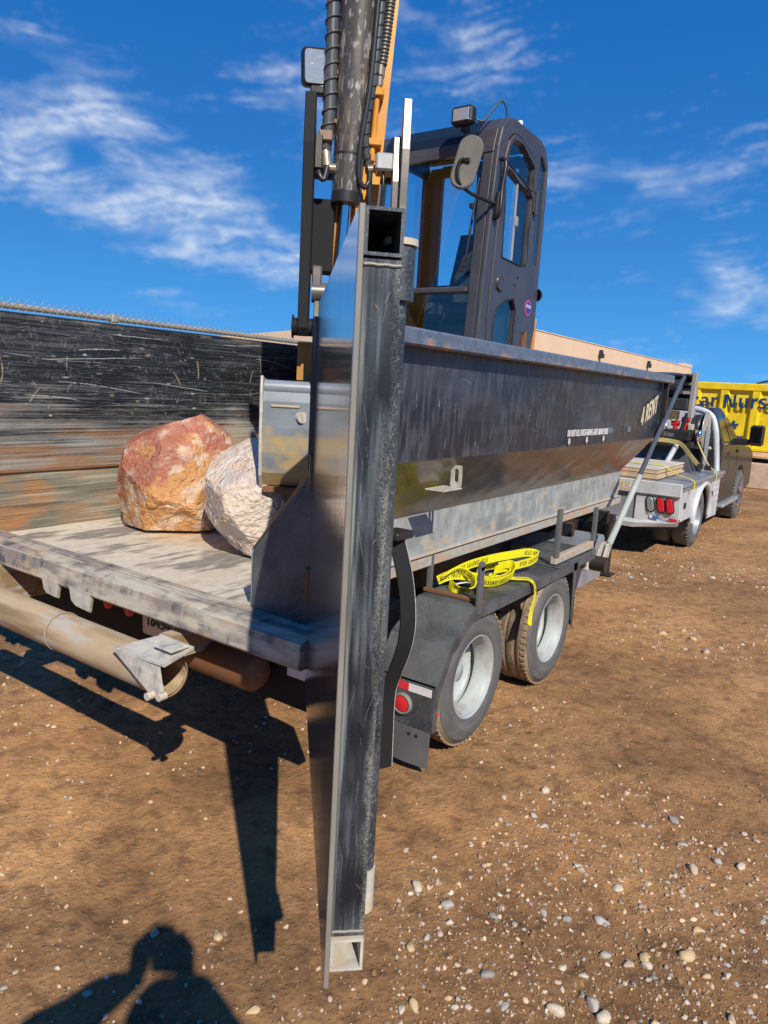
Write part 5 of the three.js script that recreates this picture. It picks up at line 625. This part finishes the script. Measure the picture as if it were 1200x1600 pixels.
{ const a = thing('ratchet_strap', [-2.2, .89, -9.0], 'bright yellow strap lying over the plywood stack down to the bed edge', 'strap'); part(a, 'webbing', strip([[-3.0, 1.045, -8.75], [-2.7, 1.034, -8.62], [-2.3, 1.034, -8.60], [-2.02, 1.032, -8.62], [-1.86, .95, -8.60], [-1.66, .892, -8.58], [-1.648, .84, -8.58], [-1.646, .795, -8.58]], [[0, 0, 1]], .05, .005), M.yellowPlain); part(a, 'ratchet', box(-2.93, -2.80, 1.036, 1.075, -8.72, -8.85, .01), M.yellowPlain); }
{ const a = thing('ratchet_strap', [-1.9, .89, -9.9], 'faded yellow strap running from the pump toolbox down to the bed side', 'strap'); part(a, 'webbing', strip([[-2.6, 1.285, -9.60], [-2.2, 1.272, -9.60], [-2.08, 1.25, -9.60], [-1.95, 1.12, -9.60], [-1.82, .98, -9.62]], [[0, 1, .3]], .055, .005), M.strapOld); part(a, 'webbing', strip([[-1.96, 1.43, -9.85], [-1.95, 1.34, -9.85], [-1.88, 1.20, -9.85], [-1.76, 1.0, -9.85], [-1.655, .895, -9.85], [-1.645, .82, -9.85]], [[0, 0, 1]], .055, .005), M.strapOld); part(a, 'ratchet', [box(-1.84, -1.78, .95, 1.02, -9.58, -9.66, .008), box(-1.80, -1.72, .93, .99, -9.81, -9.88, .008)], M.darkSteel); }

// ------------------------------------------------------------------ yellow dump body behind the truck
{
  const Z = -18, D = thing('dump_container', [-1.2, 0, Z - 1.2], 'bright yellow ribbed dump body with blue lettering standing beyond the pickup', 'container');
  const x0 = -3.72, x1 = 2.6, y0 = .80, y1 = 2.25;
  part(D, 'side_wall', box(x0, x1, y0, y1 - .10, Z - .06, Z - .10, .006), M.yellow); part(D, 'top_rail', [box(x0 - .02, x1, y1 - .14, y1 + .03, Z + .02, Z - .16, .02)], M.yellow);
  for (const x of [-3.70, -3.08, -2.42, -1.62, -.8, .02, .84, 1.66]) part(D, 'rib', hull([[x - .07, y1 - .141, Z + .01], [x + .07, y1 - .141, Z + .01], [x - .12, y1 - .141, Z - .06], [x + .12, y1 - .141, Z - .06], [x - .07, y0 + .05, Z + .01], [x + .07, y0 + .05, Z + .01], [x - .12, y0 + .05, Z - .06], [x + .12, y0 + .05, Z - .06]]), M.yellow);
  part(D, 'bottom_rail', [box(x0, x1, y0 - .02, y0 + .05, Z + .03, Z - .1, .01)], M.yellow); part(D, 'dusty_lip', hull([[x0, y0 - .021, Z + .0], [x1, y0 - .021, Z + .0], [x0, y0 - .12, Z + .14], [x1, y0 - .12, Z + .14], [x0, y0 - .16, Z + .14], [x1, y0 - .16, Z + .14], [x0, y0 - .15, Z - .1], [x1, y0 - .15, Z - .1], [x0, y0 - .021, Z - .1], [x1, y0 - .021, Z - .1]]), M.dustLip);
  part(D, 'front_wall', box(x0, x0 + .06, y0, y1 - .1, Z - .11, Z - 2.4), M.yellow); part(D, 'back_wall', box(x0, x1, y0, y1 - .1, Z - 2.4, Z - 2.45), M.yellow); part(D, 'underframe', [box(x0 + .2, x1, .50, .62, Z - .2, Z - 2.2, .01)], M.blackMatt); for (const x of [-3.2, -1.2, .8, 2.3]) part(D, 'leg', [box(x - .1, x + .1, 0, .5, Z - .5, Z - .7), box(x - .1, x + .1, 0, .5, Z - 1.9, Z - 2.1)], M.blackMatt);
  part(D, 'shop_lettering', words('star Nursery', .30, .012, M4(V(-3.95, 1.70, Z + .018), V(.95, .02, 0), V(0, 1, 0), V(0, 0, 1))), M.blue); part(D, 'phone_lettering', [words('*', .30, .01, M4(V(-2.92, 1.12, Z - .05), V(1, 0, 0), V(0, 1, 0), V(0, 0, 1))), words('25', .12, .01, M4(V(-2.74, .98, Z - .05), V(1, 0, 0), V(0, 1, 0), V(0, 0, 1)))], M.blue);
  part(D, 'tarp_mechanism', [box(-2.15, -1.4, y1 + .03, y1 + .10, Z - .3, Z - .7, .03), tube([[-2.5, y1 + .04, Z - .3], [-2.2, y1 + .12, Z - .35], [-1.6, y1 + .13, Z - .4]], .025, 6)], M.blackMatt);
}
solo('low_wall', [box(-3.3, 3.2, 0, .56, -17.35, -17.6, .02)], M.concrete, [0, 0, -17.5], 'low peach rendered wall at the foot of the yellow dump body', 'wall');

// ------------------------------------------------------------------ warehouse, fence, hill
{
  const B = thing('warehouse', [-25, 0, -50], 'long plain tan warehouse with low sloping gable end', 'building'); const gx = -40, h = 5.0;
  part(B, 'gable_wall', crossProfile([[-15.1, 0], [-15.1, h], [-15.4, h + .0], [gx, 3.52], [gx, 0]], -28.2, -28.6), M.tan); part(B, 'long_wall', sideProfile([[-28.62, 0], [-28.62, h], [-70.4, h], [-70.4, 0]], -15.1, -15.5), M.tan); part(B, 'roof', hull([[-15.5, h - .06, -28.62], [gx, 3.45, -28.62], [-15.5, h - .06, -70.4], [gx, 3.45, -70.4], [-15.5, h - .2, -28.62], [gx, 3.3, -28.62], [-15.5, h - .2, -70.4], [gx, 3.3, -70.4]]), M.bedGrey); part(B, 'parapet_cap', box(-15.06, -15.54, h + .002, h + .05, -28.1, -70.5), M.tan);
  part(B, 'far_wall', [box(-15.5, gx, 0, 3.4, -70.0, -70.4), box(gx, gx + .3, 0, 3.3, -28.62, -70)], M.tan);
  for (const [z, w] of [[-44.5, .9], [-55.5, .5]]) { const l = part(B, 'wall_lamp', [box(-15.1, -14.8, 4.25, 4.55, z, z - .35, .03), box(-15.1, -14.86, 4.55, 4.75, z - .1, z - .25, .03)], M.darkSteel, 'dark wall pack lamp'); }
  part(B, 'parapet_step', box(-15.06, -15.5, 5.052, 5.28, -67.2, -70.4), M.tan);
}
{
  const Fn = thing('chain_link_fence', [-5.5, 0, -6], 'chain-link fence with pale top rail behind the scratched trailer wall', 'fence'); const X = -5.5, z0 = 1.5, z1 = -9, y = z => 2.213 + (z + 3) * .0005;
  part(Fn, 'top_rail', cyl([X, 2.20, z0], [X, 2.19, z1], .024, .024, 14), M.galv); for (const z of [1.2, -1.6, -3.78, -6.5, -8.9]) { const p = part(Fn, 'post', cyl([X, 0, z], [X, 2.17, z], .03, .03, 14), M.galv); part(p, 'post_cap', [cyl([X, 2.17, z], [X, 2.232, z], .034, .034, 14), box(X - .036, X + .036, 2.16, 2.228, z - .03, z + .03, .01)], M.galv); }
  const segs = [], pit = .062, Y1 = 2.255, H = 2.2; const bar = (a, b) => { const g = new THREE.CylinderGeometry(.0016, .0016, 1, 4, 1, true).toNonIndexed(); const [m, L] = frameOf(a, b); g.scale(1, L, 1); return g.applyMatrix4(m); };
  for (let z = z0; z > z1 - 2.3; z -= pit) for (const s of [1, -1]) { const a = V(X + .027 + s * .001, Y1, z), yb = 1.5; const b = V(a.x, yb, z + s * (Y1 - yb) * .95); segs.push(bar(a, b)); }
  const mesh = part(Fn, 'wire_mesh', mergeGeometries(segs), M.wire); mesh.userData.kind = 'stuff';
}
{ const pos = [], n = 60; const g = new THREE.PlaneGeometry(90, 60, n, 40); g.rotateX(-Math.PI / 2); const p = g.attributes.position; for (let i = 0; i < p.count; i++) { const x = p.getX(i) / 45, z = p.getZ(i) / 30; const d = Math.max(0, 1 - Math.sqrt(x * x + z * z)); p.setY(i, 27 * Math.pow(d, 1.1) * (.8 + .4 * fbm(x * 4 + 9, z * 4, 4)) - .5); } g.computeVertexNormals(); const h = new THREE.Mesh(uvm(g), mat(.20, .13, .10, 1)); h.name = 'hill'; h.position.set(-103, 0, -210); h.castShadow = h.receiveShadow = true; h.userData.kind = 'structure'; scene.add(h); }

// ------------------------------------------------------------------ ground: packed brown dirt
{
  const W = 2048, c0 = new Sheet(W, W), hb = new Uint8Array(W * W * 4), d = c0.d;
  for (let y = 0; y < W; y++) for (let x = 0; x < W; x++) {
    const u = x / W, v = y / W; const a = fbm(u * 7, v * 7, 4, 7, 7, 301), b = fbm(u * 48, v * 48, 4, 48, 48, 311), s = vn(u * 420, v * 420, 420, 420, 5), s2 = vn(u * 210, v * 210, 210, 210, 9);
    let c = mixc([.300, .143, .051], [.450, .237, .092], clamp(a * 1.5 - .25)); c = mixc(c, [.215, .105, .04], clamp((.47 - b) * 3.4) * .6); c = mulc(c, .72 + .56 * b);
    if (s > .86) c = mixc(c, s2 > .5 ? [.46, .31, .18] : [.36, .26, .18], (s - .86) * 3.4); else if (s < .10) c = mixc(c, [.09, .052, .03], (.10 - s) * 6);
    const k = (y * W + x); d[k * 3] = c[0]; d[k * 3 + 1] = c[1]; d[k * 3 + 2] = c[2];
    const s3 = vn(u * 130, v * 130, 130, 130, 15), s4 = vn(u * 260, v * 260, 260, 260, 25); c = mulc(c, .80 + .22 * s3 + .22 * s4); d[k * 3] = c[0]; d[k * 3 + 1] = c[1]; d[k * 3 + 2] = c[2];
    const h = clamp(.30 * a + .35 * b + .10 * s3 + .08 * s4 + .10 * s2 + (s > .84 ? (s - .84) * 1.6 : 0)) * 255; hb[k * 4] = hb[k * 4 + 1] = hb[k * 4 + 2] = h; hb[k * 4 + 3] = 255;
  }
  const bump = wrap(new THREE.DataTexture(hb, W, W, THREE.RGBAFormat), 2.6, 2.6);
  const mg = new THREE.MeshStandardMaterial({ map: c0.tex(2.6, 2.6), bumpMap: bump, bumpScale: .020, roughness: .96, vertexColors: true });
  // polar sheet, fine near the photographer and coarse towards the horizon
  const nr = 560, na = 760, pos = [], col = [], uv = [], idx = []; const hgt = groundHeight;
  for (let i = 0; i <= nr; i++) { const r = i === 0 ? 0 : .25 * Math.pow(1.01505, i - 1); for (let j = 0; j < na; j++) {
    const a = j / na * 6.28318, x = r * Math.cos(a), z = r * Math.sin(a), f = fbm(x * .7 + 40, z * .7 + 40, 5), g = fbm((x * .79 - z * .61) * .35 + 90, (x * .61 + z * .79) * 1.7 + 20, 4), m = fbm(x * .15 + 7, z * .15 + 3, 3);
    pos.push(x, hgt(x, z), z); uv.push(x, z); const tr = trackAt(x, z); const damp = Math.min(.5, clamp((g - .47) * 4.5) * .30 + clamp((f - .52) * 5) * .24 + tr * .16); const k = (1.0 - damp) * (.86 + .3 * m); col.push(k, k * lerp(1, .985, damp), k * lerp(1, .99, damp)); } }
  for (let i = 0; i < nr; i++) for (let j = 0; j < na; j++) { const a = i * na + j, b = i * na + (j + 1) % na, c = a + na, e = b + na; idx.push(a, b, e, a, e, c); }
  const g = new THREE.BufferGeometry(); g.setAttribute('position', new THREE.Float32BufferAttribute(pos, 3)); g.setAttribute('uv', new THREE.Float32BufferAttribute(uv, 2)); g.setAttribute('color', new THREE.Float32BufferAttribute(col, 3)); g.setIndex(idx); g.computeVertexNormals();
  const m = new THREE.Mesh(g, mg); m.name = 'ground'; m.userData.kind = 'structure'; m.receiveShadow = true; m.castShadow = true; scene.add(m);
}
function trackAt(x, z) { const a = (x * .62 - z * .78), b = x * .78 + z * .62; let t = 0; for (const [o, k, w] of [[.3, .10, .13], [-.65, .06, .12], [2.35, -.05, .14], [-2.9, .03, .16], [1.3, .15, .11]]) { const q = (a - o - Math.sin(b * .5 + o) * .25 - b * k) / w; t = Math.max(t, Math.exp(-q * q * q * q)); } return t; }
function groundHeight(x, z) { const r = Math.hypot(x, z), w = clamp(r / .6); if (r > 60) return -.03; let h = (fbm(x * 1.3 + 50, z * 1.3 + 50, 4) - .5) * .03 + (fbm(x * 7 + 11, z * 7 + 5, 3) - .5) * .012; const ru = x + .55 + Math.sin(z * .35) * .12, rut = Math.exp(-((ru / .13) ** 2)) + Math.exp(-(((ru + 1.75) / .13) ** 2)) + .7 * Math.exp(-(((ru - .9 + z * .06) / .12) ** 2)); h -= rut * .010 * (.75 + .25 * Math.sin(z * 38)); { const t = trackAt(x, z); if (t > .05 && r < 9) { const b = x * .78 + z * .62, a = x * .62 - z * .78; h -= t * (.007 + .005 * step(.2, .6, Math.sin((b + Math.abs(Math.sin(a * 11)) * .05) * 95) * .5 + .5)); } } h = Math.min(h, .004); return h * w - .002; }

// ------------------------------------------------------------------ stones
const stoneGeos = []; { const r = mulberry(5); for (let k = 0; k < 6; k++) { const g = mergeVertices((() => { const q = new THREE.IcosahedronGeometry(1, 2); q.deleteAttribute('uv'); q.deleteAttribute('normal'); return q; })(), 1e-4), p = g.attributes.position, fl = .5 + r() * .25, el = .62 + r() * .3, s = r() * 50; const cuts = []; for (let i = 0; i < 8; i++) cuts.push([V(r() - .5, r() - .4, r() - .5).normalize(), .52 + r() * .28]); for (let i = 0; i < p.count; i++) { const d = V().fromBufferAttribute(p, i).normalize(); let q = 1 + (fbm3(d.x * 1.5 + s, d.y * 1.5, d.z * 1.5, 3) - .5) * .6; for (const [n, h] of cuts) { const t = d.dot(n); if (t > .1) q = Math.min(q, h / t * 1.05); } p.setXYZ(i, d.x * q, d.y * q * fl, d.z * q * el); } g.computeVertexNormals(); stoneGeos.push(uvm(g.toNonIndexed())); } }
const stoneMats = [[.66, .55, .41], [.56, .42, .29], [.48, .43, .37], [.60, .43, .34], [.64, .46, .24], [.33, .30, .27]].map(c => mat(c[0], c[1], c[2], .85));
const stoneWords = ['pale cream', 'tan', 'grey', 'pinkish', 'yellowish', 'dark grey'];
{
  const r = mulberry(909); let n = 0; const bed = (x, z) => Math.exp(-(((x + .80) / .45) ** 2 + ((z + 2.75) / .5) ** 2)) + .55 * Math.exp(-(((x + .4) / .55) ** 2 + ((z + 2.0) / .45) ** 2)); const F = V(-.566, 0, -.824), Rr = V(.824, 0, -.566);
  while (n < 300) {   // the 300 largest stones one by one
    const fwd = 1.15 + Math.pow(r(), 1.4) * 6.5, side = (r() - .5) * fwd * 1.25; if (side < .1 && r() < .6) continue; const p = F.clone().multiplyScalar(fwd).addScaledVector(Rr, side); if (p.z < -1.9 && p.x < -1.45 && p.x > -3.9 && p.z > -6.5 && r() < .9) continue;
    const patch = fbm(p.x * 1.1 + 30, p.z * 1.1 + 60, 3) + bed(p.x, p.z) * .5; if (r() > clamp((patch - .44) * 3.4)) continue;
    const s = (.008 + .019 * Math.pow(r(), 2.4)) * (1 + .09 * fwd); const k = Math.floor(Math.pow(r(), 1.4) * 6), m = new THREE.Mesh(stoneGeos[Math.floor(r() * 6)], stoneMats[k]); m.scale.set(s, s * (.8 + r() * .4), s); m.rotation.set((r() - .5) * .6, r() * 6.28, (r() - .5) * .6); m.position.set(p.x, groundHeight(p.x, p.z) + s * (.02 + r() * .16), p.z); m.name = numbered('stone'); m.castShadow = m.receiveShadow = true; tag(m, stoneWords[k] + ' stone lying loose on the brown dirt', 'stone', stoneWords[k] + ' stones scattered on the dirt'); scene.add(m); n++;
  }
  // finer gravel and clods
  const gr = new THREE.Group(); gr.name = 'gravel'; tag(gr, 'fine gravel and crumbs of dirt strewn over the yard', 'gravel', null, 'stuff'); scene.add(gr);
  const pal = [[.62, .48, .34], [.50, .36, .24], [.38, .33, .28], [.62, .42, .25], [.30, .20, .12], [.24, .13, .06], [.28, .16, .08]];
  const lay = (cnt, gi, smin, smax, cols, far, ex = 1.7) => { const im = new THREE.InstancedMesh(stoneGeos[gi], mat(1, 1, 1, .9, 0, { clean: 1 }), cnt), M_ = new THREE.Matrix4(), q = new THREE.Quaternion(), e = new THREE.Euler(); for (let i = 0; i < cnt;) { const fwd = .9 + Math.pow(r(), ex) * far, side = (r() - .5) * (fwd + .6) * 1.5, x = F.x * fwd + Rr.x * side, z = F.z * fwd + Rr.z * side; const pt = fbm(x * 1.1 + 30, z * 1.1 + 60, 4) + bed(x, z) * .35; if (r() > clamp((pt - .46) * 4) + .07) continue; if (side < .1 && r() < .6) continue; const s = (smin + (smax - smin) * Math.pow(r(), 3)) * (1 + .05 * fwd); q.setFromEuler(e.set(r(), r() * 6.28, r())); M_.compose(V(x, groundHeight(x, z) + s * .02, z), q, V(s, s * .8, s)); im.setMatrixAt(i, M_); const c = cols[Math.floor(r() * cols.length)], kk = .8 + r() * .4; im.setColorAt(i, rgb(c[0] * kk, c[1] * kk, c[2] * kk)); i++; } im.name = 'pebbles'; im.castShadow = im.receiveShadow = true; gr.add(im); };
  lay(2200, 0, .004, .012, pal.slice(0, 6), 9); lay(2200, 3, .004, .012, pal.slice(0, 6), 9); lay(2000, 5, .004, .013, pal.slice(0, 6), 9); lay(3000, 2, .005, .012, pal.slice(1, 7), 11, 1.15); lay(9000, 1, .0018, .005, pal.slice(1, 7), 8); lay(26000, 4, .0016, .006, pal.slice(4), 8);
}

// ------------------------------------------------------------------ the photographer, whose shadow falls across the dirt
{
  const F = V(-.566, 0, -.824), Rr = V(.824, 0, -.566), at = (r, y, b) => V(0, y, 0).addScaledVector(Rr, r).addScaledVector(F, -b);
  const J = { pel: at(.05, .98, .36), chest: at(.05, 1.30, .33), neck: at(.055, 1.48, .28), hR: at(.15, .93, .38), hL: at(-.05, .93, .38), kR: at(.17, .52, .36), kL: at(-.07, .52, .36), aR: at(.18, .09, .40), aL: at(-.08, .09, .40), tR: at(.20, .045, .24), tL: at(-.10, .045, .24), sR: at(.24, 1.42, .30), sL: at(-.16, 1.44, .30), eR: at(.25, 1.40, .12), eL: at(-.31, 1.49, .13), wR: at(.06, 1.66, .05), wL: at(-.08, 1.66, .05) };
  const bones = [['pel', 'chest', .17, .19], ['chest', 'neck', .17, .08], ['sR', 'sL', .095, .095], ['hR', 'kR', .095, .065], ['hL', 'kL', .095, .065], ['pel', 'hR', .13, .1], ['pel', 'hL', .13, .1], ['kR', 'aR', .06, .045], ['kL', 'aL', .06, .045], ['aR', 'tR', .05, .04], ['aL', 'tL', .05, .04], ['sR', 'eR', .085, .07], ['sL', 'eL', .085, .07], ['eR', 'wR', .068, .045], ['eL', 'wL', .068, .045]].map(b => [J[b[0]], J[b[1]], b[2], b[3]]);
  const head = [[at(.055, 1.48, .27), at(.055, 1.57, .25), .055, .06], [at(.055, 1.61, .235), at(.055, 1.68, .235), .082, .092], [at(.055, 1.57, .19), at(.055, 1.60, .20), .05, .06], [at(.055, 1.62, .13), at(.055, 1.645, .15), .014, .016]];
  const hands = []; for (const [w, s] of [[J.wR, 1], [J.wL, -1]]) { const palm = w.clone().add(V(0, .055, 0)).addScaledVector(F, .01).addScaledVector(Rr, -s * .004); hands.push([w, palm, .03, .032]); for (let k = 0; k < 4; k++) { const a = palm.clone().add(V(0, .03 - k * .022, 0)), b = a.clone().addScaledVector(Rr, -s * .012).addScaledVector(F, .028), c = b.clone().addScaledVector(Rr, -s * (.03 - k * .003)); hands.push([a, b, .0095, .009], [b, c, .009, .008]); } const th = palm.clone().add(V(0, -.02, 0)); hands.push([th, th.clone().add(V(0, .03, 0)).addScaledVector(Rr, -s * .03).addScaledVector(F, -.012), .011, .009]); }
  const cap = (p, b) => { const ab = b[1].clone().sub(b[0]), t = clamp(p.clone().sub(b[0]).dot(ab) / ab.lengthSq()); return p.distanceTo(b[0].clone().addScaledVector(ab, t)) - lerp(b[2], b[3], t); };
  const mesh = (bs, c, half, res, k) => { const mc = new MarchingCubes(res, new THREE.MeshBasicMaterial(), false, false, 400000); mc.isolation = 0; const p = V(); for (let z = 0; z < res; z++) for (let y = 0; y < res; y++) for (let x = 0; x < res; x++) { p.set(c.x + (x - res / 2) / (res / 2) * half, c.y + (y - res / 2) / (res / 2) * half, c.z + (z - res / 2) / (res / 2) * half); let s = 0; for (const b of bs) { const d = cap(p, b); if (d < .25) s += Math.exp(-d * k); } mc.field[x + y * res + z * res * res] = s > 0 ? Math.log(s) / k : -.25; } mc.update(); const n = mc.count ?? mc.geometry.drawRange.count, g = new THREE.BufferGeometry(); g.setAttribute('position', new THREE.BufferAttribute(mc.positionArray.slice(0, n * 3), 3)); g.setAttribute('normal', new THREE.BufferAttribute(mc.normalArray.slice(0, n * 3), 3)); g.scale(half, half, half); g.translate(c.x, c.y, c.z); return uvm(g); };
  const P = thing('person', [at(.05, 0, .38).x, 0, at(.05, 0, .38).z], 'person in dark clothes standing behind a raised phone', 'person');
  part(P, 'body', [mesh(bones, at(0, .8, .35), .86, 84, 60), mesh(head, at(.055, 1.62, .235), .2, 56, 90), ...[0, 1].map(i => mesh(hands.slice(i * (hands.length / 2), (i + 1) * (hands.length / 2)), hands[i * hands.length / 2][1], .11, 60, 220))], M.shirt); part(P, 'hair', new THREE.SphereGeometry(.104, 20, 12, 0, 6.283, 0, 1.5).toNonIndexed().translate(at(.055, 0, .25).x, 1.665, at(.055, 0, .25).z), M.ink);
  const ph = plate(roundRect(-.038, .038, -.082, .082, .01), .0085, .001); ph.applyMatrix4(new THREE.Matrix4().makeBasis(Rr, V(0, 1, 0), F.clone().negate()).setPosition(at(-.015, 1.70, .012))); solo('phone', ph, M.blackGloss, [at(-.015, 0, .012).x, 1.62, at(-.015, 0, .012).z], 'black phone held up in both hands', 'phone');
}

renderer.render(scene, camera);
